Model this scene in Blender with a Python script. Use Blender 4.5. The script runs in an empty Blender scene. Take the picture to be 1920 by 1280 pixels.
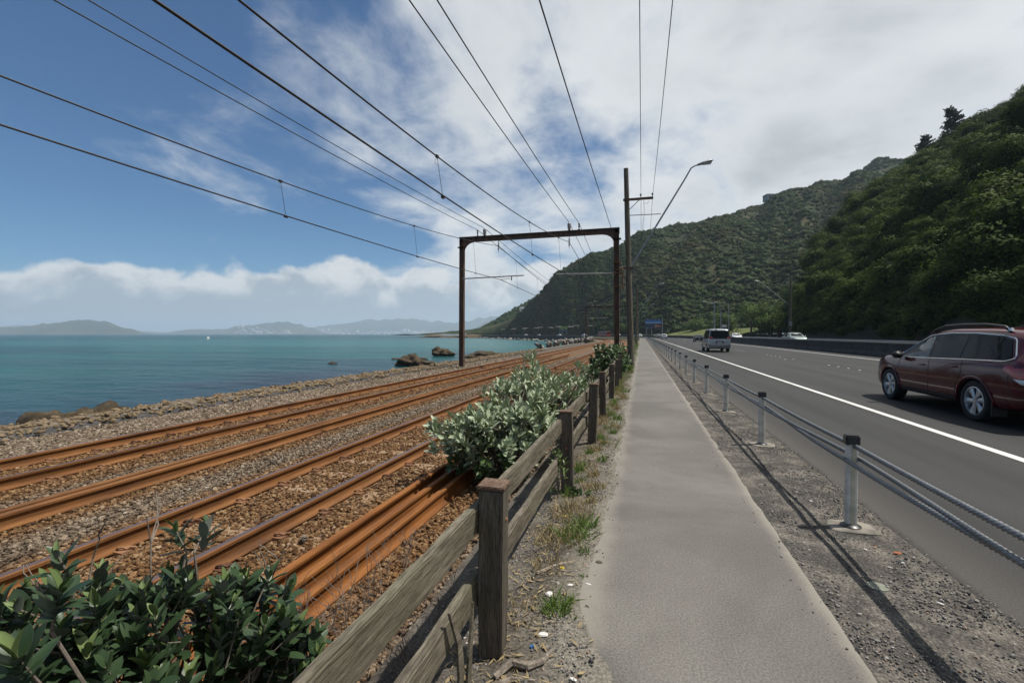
import bpy, bmesh, math, random
from mathutils import Vector, Matrix, Euler, noise
R = math.radians
rnd = random.Random(7)
scene = bpy.context.scene
COL = scene.collection

# ------------------------------------------------------------------ camera
YAW = math.atan(243/853.3)
cd = bpy.data.cameras.new('camera'); cd.sensor_width = 36; cd.lens = 16.0
cd.clip_start = .05; cd.clip_end = 60000
cam = bpy.data.objects.new('camera', cd); COL.objects.link(cam)
cam.location = (0, 0, 1.6); cam.rotation_euler = (R(90-.94), 0, YAW)
scene.camera = cam

# ------------------------------------------------------------------ node helper
class NT:
    def __init__(s, tree): s.t = tree; s.n = tree.nodes; s.l = tree.links
    def new(s, typ, **kw):
        n = s.n.new(typ)
        for k, v in kw.items(): setattr(n, k, v)
        return n
    def put(s, sock, v):
        if v is None: return
        if hasattr(v, 'is_output'): s.l.new(v, sock)
        else:
            if hasattr(sock.default_value, '__len__') and not hasattr(v, '__len__'): v = [v]*len(sock.default_value)
            if hasattr(v, '__len__') and len(sock.default_value) == 4 and len(v) == 3: v = (*v, 1)
            sock.default_value = v
    def m(s, op, a, b=None, c=None, clamp=False):
        n = s.new('ShaderNodeMath', operation=op, use_clamp=clamp)
        for i, v in enumerate((a, b, c)): s.put(n.inputs[i], v)
        return n.outputs[0]
    def vm(s, op, a, b=None):
        n = s.new('ShaderNodeVectorMath', operation=op)
        s.put(n.inputs[0], a); s.put(n.inputs[1], b)
        return n.outputs['Value'] if op in ('DOT_PRODUCT', 'LENGTH') else n.outputs[0]
    def mix(s, f, a, b, bt='MIX'):
        n = s.new('ShaderNodeMix', data_type='RGBA', blend_type=bt)
        s.put(n.inputs[0], f); s.put(n.inputs[6], a); s.put(n.inputs[7], b)
        return n.outputs[2]
    def smooth(s, x, a, b, lo=0., hi=1.):
        n = s.new('ShaderNodeMapRange', interpolation_type='SMOOTHSTEP')
        for i, v in enumerate((x, a, b, lo, hi)): s.put(n.inputs[i], v)
        return n.outputs[0]
    def noise(s, vec, scale=1., detail=6., rough=.55, dist=0., col=False):
        n = s.new('ShaderNodeTexNoise'); s.put(n.inputs['Vector'], vec)
        for k, v in (('Scale', scale), ('Detail', detail), ('Roughness', rough), ('Distortion', dist)): s.put(n.inputs[k], v)
        return n.outputs[1 if col else 0]
    def vor(s, vec, scale=1., out=0, feature='F1', rand=1.):
        n = s.new('ShaderNodeTexVoronoi', feature=feature); s.put(n.inputs['Vector'], vec)
        s.put(n.inputs['Scale'], scale); s.put(n.inputs['Randomness'], rand)
        return n.outputs[out]
    def ramp(s, f, stops):
        n = s.new('ShaderNodeValToRGB'); e = n.color_ramp.elements
        while len(e) < len(stops): e.new(.5)
        for i, (p, c) in enumerate(stops): e[i].position = p; e[i].color = (*c, 1) if len(c) == 3 else c
        s.put(n.inputs[0], f); return n.outputs[0]
    def xyz(s, v):
        n = s.new('ShaderNodeSeparateXYZ'); s.put(n.inputs[0], v); return n.outputs
    def comb(s, x, y, z):
        n = s.new('ShaderNodeCombineXYZ')
        for i, v in enumerate((x, y, z)): s.put(n.inputs[i], v)
        return n.outputs[0]
    def mapv(s, v, scale=(1, 1, 1), loc=(0, 0, 0), rot=(0, 0, 0)):
        n = s.new('ShaderNodeMapping'); s.put(n.inputs[0], v)
        n.inputs['Scale'].default_value = scale; n.inputs['Location'].default_value = loc; n.inputs['Rotation'].default_value = rot
        return n.outputs[0]
    def pos(s): return s.new('ShaderNodeNewGeometry').outputs['Position']
    def obj(s): return s.new('ShaderNodeTexCoord').outputs['Object']
    def uv(s): return s.new('ShaderNodeUVMap').outputs[0]
    def rand(s): return s.new('ShaderNodeObjectInfo').outputs['Random']

# ------------------------------------------------------------------ sky, sun, exposure
SUN = Vector((.42, .13, .86)).normalized()
world = bpy.data.worlds.new('World'); scene.world = world; world.use_nodes = True
W_ = NT(world.node_tree); W_.n.clear()
def build_sky():
    n = W_
    sky = n.new('ShaderNodeTexSky', sky_type='NISHITA', sun_disc=False)
    sky.sun_elevation = math.asin(SUN.z); sky.sun_rotation = math.atan2(SUN.x, SUN.y)
    sky.altitude = 0; sky.air_density = 1.0; sky.dust_density = .1; sky.ozone_density = 2.2
    d = n.vm('NORMALIZE', n.new('ShaderNodeTexCoord').outputs['Generated'])
    x, y, z = n.xyz(d)
    az = n.vm('DOT_PRODUCT', d, (.9617, .274, 0))          # clouds thicken towards the land side
    zz = n.m('MAXIMUM', z, .0)
    den = n.m('ADD', zz, .22)
    p = n.comb(n.m('DIVIDE', x, den), n.m('DIVIDE', y, den), 0)
    wisp = n.noise(n.mapv(p, (1.0, .8, 1), rot=(0, 0, .5)), 1.35, 9, .56, .35)
    fine = n.noise(n.mapv(p, (1, 1, 1), (3.1, 7.7, 0)), 4.2, 8, .6, .4)
    bias = n.smooth(az, -.62, .42)
    dens = n.m('ADD', n.m('ADD', n.m('MULTIPLY', wisp, 1.5), n.m('MULTIPLY', fine, .45)), n.m('MULTIPLY', bias, .52))
    m1 = n.smooth(dens, 1.08, 1.48)
    # cumulus bank lying along the horizon
    q = n.comb(n.m('MULTIPLY', az, 1.0), n.m('MULTIPLY', n.vm('DOT_PRODUCT', d, (-.274, .9617, 0)), 1.0), n.m('MULTIPLY', z, 1.25))
    bil = n.noise(q, 9.0, 9, .52, .1)
    bl2 = n.noise(n.mapv(q, loc=(5, 2, 1)), 3.0, 3, .5)
    top = n.m('ADD', .115, n.m('ADD', n.m('MULTIPLY', n.m('SUBTRACT', bl2, .5), .13), n.m('MULTIPLY', n.m('SUBTRACT', bil, .5), .11)))
    h = n.m('SUBTRACT', top, zz)
    m2 = n.smooth(h, -.004, .012)
    m2 = n.m('MULTIPLY', m2, n.smooth(bl2, .18, .42, .55, .96))
    # cloud colours: white tops, soft grey bellies
    shade = n.noise(n.mapv(p, (1, 1, 1), (9, 4, 0)), 1.1, 6, .55, .3)
    thick = n.m('MULTIPLY', n.smooth(dens, 1.25, 1.75), n.smooth(shade, .36, .66))
    c1 = n.mix(thick, (11.0, 11.4, 11.6), (6.6, 7.1, 7.5))
    c2 = n.mix(n.smooth(n.m('ADD', h, n.m('MULTIPLY', n.m('SUBTRACT', n.noise(n.mapv(q, loc=(2, 8, 3)), 11., 9, .62, .3), .5), .16)), .005, .05), (11.5, 11.6, 11.5), (5.7, 6.5, 7.2))
    col = n.mix(1.0, sky.outputs[0], (.47, .88, 1.20), 'MULTIPLY')
    col = n.mix(m1, col, c1)
    col = n.mix(m2, col, c2)
    low = n.m('MULTIPLY', n.smooth(zz, .055, .0), .75)
    col = n.mix(low, col, (4.3, 5.2, 5.9))
    bg = n.new('ShaderNodeBackground'); n.put(bg.inputs[0], col); bg.inputs[1].default_value = .061
    out = n.new('ShaderNodeOutputWorld'); n.l.new(bg.outputs[0], out.inputs[0])
build_sky()
sl = bpy.data.lights.new('sun', 'SUN'); sl.energy = 5.0; sl.angle = R(.53); sl.color = (1, .955, .88)
so = bpy.data.objects.new('sun', sl); COL.objects.link(so); so.rotation_euler = SUN.to_track_quat('Z', 'Y').to_euler()
so.location = (20, 5, 60)
vs = scene.view_settings; vs.view_transform = 'Standard'; vs.look = 'None'; vs.exposure = 0.18; vs.gamma = 1; vs.use_curve_mapping = False
cy = scene.cycles; cy.max_bounces = 7; cy.diffuse_bounces = 3; cy.glossy_bounces = 3; cy.transmission_bounces = 4
cy.transparent_max_bounces = 6; cy.volume_bounces = 1; cy.caustics_reflective = False; cy.caustics_refractive = False

# ------------------------------------------------------------------ materials
def newmat(name):
    m = bpy.data.materials.new(name); m.use_nodes = True
    n = NT(m.node_tree); n.n.clear()
    b = n.new('ShaderNodeBsdfPrincipled'); o = n.new('ShaderNodeOutputMaterial'); n.l.new(b.outputs[0], o.inputs[0])
    n.b = b; n.mat = m
    return n
DARK = .80   # darkens every base colour evenly, for deeper shadows and more contrast
def fin(n, col=None, rough=None, metal=None, bump=None, bs=.3, bd=.01, spec=None, coat=None):
    b = n.b
    if col is not None: n.put(b.inputs['Base Color'], n.mix(1., col, (DARK,)*3, 'MULTIPLY'))
    if rough is not None: n.put(b.inputs['Roughness'], rough)
    if metal is not None: n.put(b.inputs['Metallic'], metal)
    if spec is not None: n.put(b.inputs['Specular IOR Level'], spec)
    if coat is not None: n.put(b.inputs['Coat Weight'], coat); n.put(b.inputs['Coat Roughness'], .04)
    if bump is not None:
        bn = n.new('ShaderNodeBump'); n.put(bn.inputs['Height'], bump)
        n.put(bn.inputs['Strength'], bs); n.put(bn.inputs['Distance'], bd); n.l.new(bn.outputs[0], b.inputs['Normal'])
    return n.mat
def simple(name, c, rough=.6, metal=0., var=.25, scale=6., bump=0., coat=None, spec=None, space='obj'):
    """a painted, cast or sawn surface: base colour with blotchy wear"""
    n = newmat(name); v = n.obj() if space == 'obj' else n.pos()
    f = n.noise(v, scale, 7, .6)
    lo = tuple(k*(1-var) for k in c); hi = tuple(min(1, k*(1+var)) for k in c)
    col = n.mix(n.smooth(f, .3, .7), lo, hi)
    r = n.m('ADD', rough-.08, n.m('MULTIPLY', f, .16), clamp=True)
    return fin(n, col, r, metal, n.noise(v, scale*6, 4, .6) if bump else None, bump, .01, spec, coat)
MAT = {}
def mk_materials():
    # asphalt carriageway, UV = (lateral, along)
    n = newmat('asphalt'); uv = n.uv(); u, v, _ = n.xyz(uv)
    big = n.noise(n.mapv(uv, (1.6, .05, 1)), 1., 4, .5); med = n.noise(n.mapv(uv, (.7, .25, 1)), 1., 6, .6)
    grit = n.noise(uv, 75, 5, .78); spk = n.vor(uv, 95, 1)
    c = n.mix(n.smooth(big, .35, .65), (.029, .0285, .028), (.046, .0453, .0445))
    c = n.mix(n.m('MULTIPLY', n.smooth(med, .5, .75), .35), c, (.064, .062, .06))
    c = n.mix(n.smooth(grit, .35, .75), n.mix(1, c, (.45, .45, .45), 'MULTIPLY'), n.mix(1, c, (1.7, 1.68, 1.64), 'MULTIPLY'))
    gut = n.m('MULTIPLY', n.smooth(n.m('ADD', u, n.m('MULTIPLY', n.m('SUBTRACT', med, .5), .25)), 2.75, 2.15), .5)
    c = n.mix(gut, c, n.mix(n.smooth(grit, .3, .7), (.075, .064, .055), (.13, .112, .095)))
    edge = n.smooth(n.m('ADD', u, n.m('MULTIPLY', n.noise(uv, 5, 5), .12)), 2.24, 2.12)
    c = n.mix(edge, c, (.022, .02, .018))
    MAT['asphalt'] = fin(n, c, n.m('ADD', .62, n.m('MULTIPLY', grit, .25)), bump=grit, bs=.5, bd=.006, spec=.35)
    # old footpath
    n = newmat('footpath'); uv = n.uv(); u, v, _ = n.xyz(uv)
    big = n.noise(uv, .55, 6, .6, .4); med = n.noise(uv, 3.2, 7, .65, .5); grit = n.noise(uv, 85, 5, .75)
    c = n.mix(n.smooth(big, .35, .68), (.145, .135, .121), (.218, .204, .182))
    c = n.mix(n.m('MULTIPLY', n.smooth(med, .5, .8), .45), c, (.125, .115, .10))
    c = n.mix(n.smooth(grit, .3, .75), n.mix(1, c, (.6, .6, .6), 'MULTIPLY'), n.mix(1, c, (1.35, 1.35, 1.35), 'MULTIPLY'))
    e = n.m('ADD', n.smooth(n.m('ADD', u, n.m('MULTIPLY', med, .16)), -.06, -.24), n.smooth(n.m('SUBTRACT', u, n.m('MULTIPLY', med, .10)), .90, 1.02))
    c = n.mix(n.m('MULTIPLY', e, .65, clamp=True), c, (.33, .30, .25))
    pits = n.smooth(n.vor(uv, 38, 0), .10, .03)
    c = n.mix(n.m('MULTIPLY', pits, n.smooth(med, .5, .6)), c, (.15, .14, .13))
    crk = n.vor(n.vm('ADD', uv, n.vm('SCALE', n.noise(uv, 2., 4, .5, 0, True), None)), .42, 0, 'DISTANCE_TO_EDGE')
    crm = n.m('MULTIPLY', n.smooth(crk, .006, .002), n.smooth(big, .52, .6))
    c = n.mix(crm, c, (.12, .11, .10))
    sp = n.smooth(n.vor(n.mapv(uv, (1, 1, 1), (3, 9, 0)), 6.5, 0), .075, .045)
    c = n.mix(n.m('MULTIPLY', sp, n.smooth(n.noise(uv, 9, 2), .55, .62)), c, (.55, .53, .48))
    MAT['footpath'] = fin(n, c, .85, bump=grit, bs=.35, bd=.004, spec=.3)
    # dirt verge
    n = newmat('verge_dirt'); p = n.pos()
    a = n.noise(p, 2.2, 7, .65); g = n.noise(p, 60, 4, .7); vv = n.vor(p, 70, 1)
    sand = n.smooth(n.m('ADD', n.xyz(p)[0], n.m('MULTIPLY', n.m('SUBTRACT', a, .5), .5)), -.66, -.28)
    c = n.mix(n.smooth(a, .38, .64), (.10, .085, .068), (.20, .175, .14)); c = n.mix(n.m('MULTIPLY', sand, .8), c, (.255, .232, .192))
    c = n.mix(n.smooth(g, .35, .7), n.mix(1, c, (.55, .55, .55), 'MULTIPLY'), n.mix(1, c, (1.3, 1.3, 1.3), 'MULTIPLY'))
    MAT['verge_dirt'] = fin(n, c, .92, bump=g, bs=.6, bd=.012, spec=.2)
    n = newmat('verge_gravel'); p = n.pos()
    a = n.noise(p, 3.1, 7, .7); g = n.noise(p, 55, 4, .7); vv = n.vor(p, 62, 0)
    c = n.mix(n.smooth(a, .40, .68), (.085, .077, .067), (.235, .21, .175))
    c = n.mix(n.smooth(g, .35, .7), n.mix(1, c, (.5, .5, .5), 'MULTIPLY'), n.mix(1, c, (1.45, 1.45, 1.45), 'MULTIPLY'))
    MAT['verge_gravel'] = fin(n, c, .9, bump=vv, bs=.7, bd=.015, spec=.25)
    # ballast bed (the bed under the loose stones, and the far part where stones merge)
    def rust_mask(n, u):
        m = None
        for c_, w_ in ((-8.27, 1.15), (-6.28, .45), (-4.01, 1.15), (-2.35, .8)):
            k = n.smooth(n.m('ABSOLUTE', n.m('SUBTRACT', u, c_)), w_+.25, w_-.2)
            m = k if m is None else n.m('MAXIMUM', m, k)
        return m
    n = newmat('ballast_bed'); uv = n.uv(); u, v, _ = n.xyz(uv)
    cell = n.xyz(n.vor(uv, 27, 1))[0]; d = n.vor(uv, 27, 0); a = n.noise(uv, .8, 5)
    rm = n.m('MULTIPLY', rust_mask(n, u), n.smooth(a, .25, .6, .55, 1))
    grey = n.mix(cell, (.085, .06, .04), (.29, .22, .155)); rust = n.mix(cell, (.13, .062, .026), (.38, .21, .095))
    c = n.mix(rm, grey, rust); c = n.mix(n.smooth(d, .45, .85), c, (.05, .038, .028))
    MAT['ballast_bed'] = fin(n, c, .9, bump=n.m('SUBTRACT', 1, d), bs=1., bd=.03, spec=.2)
    n = newmat('ballast_stone'); p = n.pos(); u = n.xyz(p)[0]; r = n.rand()
    r2 = n.m('FRACT', n.m('MULTIPLY', r, 17.3)); a = n.noise(p, .8, 5)
    rm = n.m('MULTIPLY', rust_mask(n, u), n.smooth(n.m('ADD', n.m('MULTIPLY', a, .7), n.m('MULTIPLY', r2, .3)), .2, .55, .6, 1))
    grey = n.ramp(r, [(0, (.095, .066, .043)), (.35, (.20, .148, .10)), (.7, (.30, .228, .158)), (.93, (.39, .31, .225)), (1, (.56, .49, .40))])
    rust = n.ramp(r, [(0, (.085, .036, .013)), (.4, (.215, .108, .042)), (.8, (.33, .185, .08)), (1, (.45, .30, .155))])
    c = n.mix(rm, grey, rust); g = n.noise(n.obj(), 3, 5, .7)
    c = n.mix(1, c, n.mix(g, (.65, .65, .65), (1.25, 1.25, 1.25)), 'MULTIPLY')
    MAT['ballast_stone'] = fin(n, c, .88, bump=g, bs=.5, bd=.1, spec=.25)
    n = newmat('verge_stone'); r = n.rand()
    c = n.ramp(r, [(0, (.05, .05, .05)), (.3, (.12, .115, .11)), (.7, (.24, .22, .195)), (.94, (.36, .33, .29)), (.985, (.28, .17, .11)), (1, (.66, .64, .6))])
    MAT['verge_stone'] = fin(n, c, .85, spec=.25)
    # rust steel
    def rusty(name, lo, mid, hi, top=None, sc=1.):
        n = newmat(name); p = n.pos(); q = n.mapv(p, (1, .12, 1))
        a = n.noise(q, 9*sc, 8, .68); b_ = n.noise(p, 70*sc, 4, .7); s = n.noise(n.mapv(p, (6, .4, 6)), 2.3, 5, .6)
        c = n.ramp(a, [(.25, lo), (.5, mid), (.78, hi)])
        c = n.mix(n.m('MULTIPLY', n.smooth(b_, .5, .8), .55), c, lo)
        c = n.mix(n.m('MULTIPLY', n.smooth(s, .58, .75), .45), c, hi)
        MAT[name] = fin(n, c, n.m('ADD', .62, n.m('MULTIPLY', b_, .3)), 0., bump=b_, bs=.35, bd=.004, spec=.35)
    rusty('rail_rust', (.065, .025, .009), (.195, .08, .023), (.33, .15, .046))
    rusty('rail_rust_bright', (.075, .025, .007), (.235, .085, .017), (.36, .145, .033))
    n = newmat('rail_head'); p = n.pos(); a = n.noise(n.mapv(p, (3, .1, 1)), 6, 6, .6)
    c = n.mix(n.smooth(a, .3, .7), (.13, .10, .11), (.20, .14, .13))
    MAT['rail_head'] = fin(n, c, .42, .45, bump=a, bs=.1, bd=.003)
    n = newmat('clip_rust'); r = n.rand()
    MAT['clip_rust'] = fin(n, n.mix(r, (.10, .04, .018), (.30, .15, .07)), .8, 0.)
    n = newmat('sleeper'); p = n.pos(); a = n.noise(n.mapv(p, (1, 6, 1)), 5, 7, .65)
    MAT['sleeper'] = fin(n, n.mix(a, (.20, .11, .055), (.42, .30, .19)), .9, bump=a, bs=.5, bd=.01)
    # rusty gantry steel / mast
    n = newmat('gantry_steel'); p = n.pos(); q = n.mapv(p, (1, 1, .22))
    a = n.noise(q, 5, 8, .7); b_ = n.noise(p, 26, 5, .7)
    c = n.ramp(a, [(.3, (.045, .034, .027)), (.46, (.085, .055, .040)), (.58, (.14, .075, .046)), (.74, (.23, .115, .058))])
    c = n.mix(n.m('MULTIPLY', n.smooth(b_, .55, .8), .6), c, (.05, .04, .035))
    MAT['gantry_steel'] = fin(n, c, .78, 0., bump=b_, bs=.35, bd=.01)
    # timber
    def wood(name, lo, hi, green, coords='obj', stretch=(9, 1.2, 9), grain=1.):
        n = newmat(name); o = n.obj(); oo = n.vm('ADD', o, n.comb(n.m('MULTIPLY', n.rand(), 31), n.m('MULTIPLY', n.rand(), 17), 0))
        q = n.mapv(oo, stretch)
        g = n.noise(q, 3.2*grain, 8, .7, .35); f = n.noise(n.mapv(oo, tuple(k*3 for k in stretch)), 5*grain, 4, .65, .15); s = n.noise(oo, 1.6, 5, .6)
        c = n.mix(n.smooth(g, .34, .66), lo, hi)
        c = n.mix(n.m('MULTIPLY', n.smooth(s, .42, .66), .5), c, green)
        c = n.mix(1, c, n.mix(n.smooth(f, .3, .62), (.52, .5, .48), (1.15, 1.15, 1.15)), 'MULTIPLY')
        crack = n.smooth(n.m('ABSOLUTE', n.m('SUBTRACT', g, .5)), .006, .0)
        c = n.mix(n.m('MULTIPLY', crack, .7), c, (.03, .025, .02))
        MAT[name] = fin(n, c, .88, bump=n.m('ADD', f, n.m('MULTIPLY', g, .7)), bs=.7, bd=.006, spec=.2)
    wood('fence_rail_wood', (.10, .085, .063), (.235, .205, .158), (.145, .14, .09), stretch=(9, .7, 9))
    wood('fence_post_wood', (.075, .062, .05), (.165, .14, .114), (.11, .102, .076), stretch=(9, 9, .9))
    wood('post_top_wood', (.11, .065, .045), (.21, .14, .10), (.15, .13, .1), stretch=(6, 2, 6))
    wood('pole_wood', (.085, .074, .06), (.20, .175, .14), (.12, .115, .085), stretch=(5, 5, .25))
    wood('driftwood', (.18, .15, .12), (.34, .29, .24), (.2, .18, .14), stretch=(3, 3, 3))
    MAT['galvanised'] = simple('galvanised', (.42, .43, .43), .42, .75, .2, 14, .1)
    MAT['post_sleeve'] = simple('post_sleeve', (.66, .65, .60), .5, .1, .25, 9, .12)
    MAT['post_strip'] = simple('post_strip', (.58, .54, .40), .6, 0, .22, 9)
    MAT['black_plastic'] = simple('black_plastic', (.020, .020, .022), .38, 0, .3, 8, .05)
    n = newmat('wire_rope'); p = n.pos(); a = n.noise(p, 35, 5, .6)
    MAT['wire_rope'] = fin(n, n.mix(a, (.13, .14, .15), (.36, .37, .38)), .45, .7)
    MAT['overhead_wire'] = simple('overhead_wire', (.035, .033, .032), .6, .3, .2, 3)
    MAT['concrete'] = simple('concrete', (.235, .208, .17), .9, 0, .4, 7, .6, space='pos')
    MAT['concrete_stain'] = simple('concrete_stain', (.15, .122, .09), .92, 0, .6, 3.6, .6, space='pos')
    MAT['tar_strip'] = simple('tar_strip', (.055, .052, .05), .9, 0, .5, 5, .9, space='pos')
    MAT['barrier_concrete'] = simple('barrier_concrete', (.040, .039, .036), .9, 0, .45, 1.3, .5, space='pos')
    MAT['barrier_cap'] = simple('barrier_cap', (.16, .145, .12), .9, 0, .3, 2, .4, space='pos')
    n = newmat('road_paint'); uv = n.uv(); a = n.noise(uv, 22, 6, .7); b_ = n.noise(n.mapv(uv, (4, .6, 1)), 2, 5)
    w = n.mix(n.smooth(b_, .3, .7), (.62, .61, .57), (.80, .79, .76))
    MAT['road_paint'] = fin(n, n.mix(n.smooth(a, .66, .74), w, (.16, .16, .155)), .65, bump=n.noise(uv, 120, 3), bs=.4, bd=.004)
    # rock
    def rock(name, lo, mid, hi, sc=1., wet=None):
        n = newmat(name); p = n.pos()
        a = n.noise(p, 1.4*sc, 8, .68, .6); b_ = n.noise(p, 9*sc, 6, .7)
        c = n.ramp(a, [(.3, lo), (.52, mid), (.72, hi)])
        c = n.mix(1, c, n.mix(b_, (.55, .55, .55), (1.35, 1.35, 1.35)), 'MULTIPLY')
        if wet is not None:
            z = n.xyz(p)[2]; c = n.mix(n.smooth(n.m('ADD', z, n.m('MULTIPLY', a, .3)), wet+.45, wet+.1), c, (.06, .05, .04))
        MAT[name] = fin(n, c, .85, bump=b_, bs=.8, bd=.06, spec=.25)
    rock('shore_rock', (.055, .04, .026), (.135, .095, .058), (.25, .185, .115), 2.2, -2.0)
    rock('crag_rock', (.035, .026, .016), (.085, .062, .036), (.17, .13, .08), 2.2, -2.0)
    rock('tan_rock', (.14, .10, .055), (.25, .18, .105), (.34, .27, .185), 1.5)
    rock('boulder_grey', (.14, .125, .11), (.26, .238, .21), (.36, .335, .30), .5)
    rock('cliff', (.016, .017, .009), (.032, .032, .017), (.06, .052, .03), .12)
    rock('sea_wall_stone', (.035, .032, .03), (.07, .062, .055), (.13, .115, .10), .6)
    # sea
    n = newmat('sea_water'); p = n.pos(); x, y, z = n.xyz(p)
    dist = n.vm('LENGTH', p)
    w1 = n.noise(n.mapv(p, (.55, .9, 1), rot=(0, 0, .35)), 1.1, 7, .62, .3)
    w2 = n.noise(n.mapv(p, (.05, .12, 1), rot=(0, 0, .3)), 1., 6, .6)
    w3 = n.noise(n.mapv(p, (.012, .03, 1), rot=(0, 0, .25)), 1., 5, .55, .8)
    shore = n.smooth(n.m('ADD', x, n.m('MULTIPLY', n.m('SUBTRACT', w3, .5), 26)), -60, -16)
    deep = n.mix(n.smooth(w3, .38, .62), (.003, .052, .062), (.007, .094, .090))
    deep = n.mix(n.smooth(dist, 140, 900), deep, (.003, .054, .057))
    kelp = n.mix(n.smooth(w2, .42, .6), (.006, .050, .075), (.016, .026, .050))
    c = n.mix(n.m('MULTIPLY', shore, n.smooth(y, 70, 30)), deep, kelp)
    lagoon = n.m('MULTIPLY', n.smooth(y, 75, 130), n.smooth(dist, 420, 200))
    c = n.mix(n.m('MULTIPLY', lagoon, .6), c, (.03, .15, .145))
    hgt = n.m('ADD', n.m('ADD', n.m('MULTIPLY', w1, .16), n.m('MULTIPLY', w2, .9)), n.m('MULTIPLY', n.noise(p, 4.5, 4, .6), .035))
    n.put(n.b.inputs['IOR'], 1.333)
    MAT['sea_water'] = fin(n, c, .22, bump=hgt, bs=1., bd=2.8, spec=.13)
    # leaves
    def leaf(name, lo, hi, rough=.45, patch=None, psc=.05, trans=.12, spec=.4):
        n = newmat(name); r = n.rand(); p = n.pos()
        rv = n.m('FRACT', n.m('ADD', n.m('MULTIPLY', r, 7.13), n.vor(p, 6., 1)))
        at = n.new('ShaderNodeAttribute', attribute_name='tint').outputs['Fac']
        c = n.mix(n.m('ADD', n.m('MULTIPLY', at, .35), n.m('ADD', n.m('MULTIPLY', r, .45), n.m('MULTIPLY', rv, .2))), lo, hi)
        if patch:
            w = n.noise(p, psc, 5, .6, .5)
            c = n.mix(n.smooth(w, .50, .70), c, patch)
        c = n.mix(1., c, (DARK+.06,)*3, 'MULTIPLY'); b = n.b; n.put(b.inputs['Base Color'], c); b.inputs['Roughness'].default_value = rough
        b.inputs['Specular IOR Level'].default_value = spec
        if trans:
            tr = n.new('ShaderNodeBsdfTranslucent'); n.put(tr.inputs[0], n.mix(1, c, (1.3, 1.5, .6), 'MULTIPLY'))
            mx = n.new('ShaderNodeMixShader'); mx.inputs[0].default_value = trans
            n.l.new(b.outputs[0], mx.inputs[1]); n.l.new(tr.outputs[0], mx.inputs[2])
            out = [k for k in n.n if k.type == 'OUTPUT_MATERIAL'][0]; n.l.new(mx.outputs[0], out.inputs[0])
        MAT[name] = n.mat
    leaf('leaf_dark', (.022, .046, .020), (.066, .112, .044), .42, spec=.4)
    leaf('leaf_young', (.13, .20, .07), (.27, .33, .13), .42, trans=.2)
    leaf('leaf_under', (.15, .17, .14), (.25, .27, .23), .8, trans=.05, spec=.1)
    leaf('leaf_silver', (.30, .37, .22), (.55, .61, .43), .55, trans=.15)
    leaf('leaf_under_silver', (.28, .34, .20), (.48, .54, .37), .8, trans=.1, spec=.1)
    leaf('leaf_mid', (.035, .07, .022), (.095, .155, .045), .4)
    leaf('hill_leaf', (.010, .026, .006), (.112, .162, .028), .75, (.10, .12, .03), .08, .14, .08)
    leaf('far_leaf', (.018, .042, .011), (.082, .132, .032), .7, (.13, .11, .045), .014, .1, .15)
    leaf('tree_leaf', (.025, .05, .014), (.12, .175, .045), .7, None, 1, .15, .1)
    leaf('pine_leaf', (.010, .018, .010), (.022, .034, .018), .7, None, 1, .0, .2)
    leaf('grass_green', (.07, .13, .025), (.17, .25, .055), .6, None, 1, .2, .2)
    leaf('grass_dry', (.22, .165, .085), (.44, .35, .20), .8, None, 1, .1, .15)
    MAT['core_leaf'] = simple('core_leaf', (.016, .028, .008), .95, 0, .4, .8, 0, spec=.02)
    MAT['twig'] = simple('twig', (.19, .155, .125), .9, 0, .35, 9, .3)
    MAT['bark'] = simple('bark', (.09, .07, .052), .92, 0, .35, 6, .5)
    n = newmat('hill_ground'); p = n.pos(); a = n.noise(p, .03, 7, .6, .5); b_ = n.noise(p, .5, 6, .65)
    c = n.mix(n.smooth(a, .45, .65), (.030, .045, .018), (.095, .080, .042)); c = n.mix(1, c, n.mix(b_, (.5, .5, .5), (1.4, 1.4, 1.4)), 'MULTIPLY')
    MAT['hill_ground'] = fin(n, c, .95, bump=b_, bs=.8, bd=.8, spec=.1)
    n = newmat('far_land'); p = n.pos(); a = n.noise(p, .004, 6, .6); b_ = n.noise(p, .03, 5, .65)
    c = n.mix(n.smooth(a, .4, .6), (.035, .05, .028), (.075, .08, .045)); c = n.mix(1, c, n.mix(b_, (.6, .6, .6), (1.3, 1.3, 1.3)), 'MULTIPLY')
    MAT['far_land'] = fin(n, c, .95, spec=.1)
    n = newmat('grass_bank'); p = n.pos(); a = n.noise(p, .35, 6, .6)
    MAT['grass_bank'] = fin(n, n.mix(a, (.07, .095, .03), (.19, .20, .075)), .95, bump=n.noise(p, 4, 4), bs=.7, bd=.2, spec=.1)
    n = newmat('city_block'); r = n.rand(); p = n.pos(); k = n.vor(p, .012, 1)
    kx = n.xyz(k)[0]; MAT['city_block'] = fin(n, n.mix(kx, (.28, .29, .30), (.78, .77, .75)), .8)
    # vehicles
    def paint(name, c, rough=.25, metal=.3, coat=.5, spec=.5):
        n = newmat(name); v = n.obj(); f = n.noise(v, 3, 5, .6); fl = n.noise(v, 900, 2)
        cc = n.mix(n.m('MULTIPLY', f, .35), c, tuple(k*.72 for k in c)); cc = n.mix(n.m('MULTIPLY', fl, .25), cc, tuple(min(1, k*1.5) for k in c))
        z = n.xyz(v)[2]; cc = n.mix(n.m('MULTIPLY', n.smooth(n.m('ADD', z, n.m('MULTIPLY', f, .25)), .45, .22), .15), cc, (.10, .08, .065))
        MAT[name] = fin(n, cc, rough, metal, coat=coat, spec=spec)
    paint('paint_maroon', (.085, .003, .010), .16, .0, .4, .25); paint('paint_silver', (.36, .38, .39), .32, .55)
    paint('paint_grey', (.15, .15, .155), .35, .5)
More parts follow.
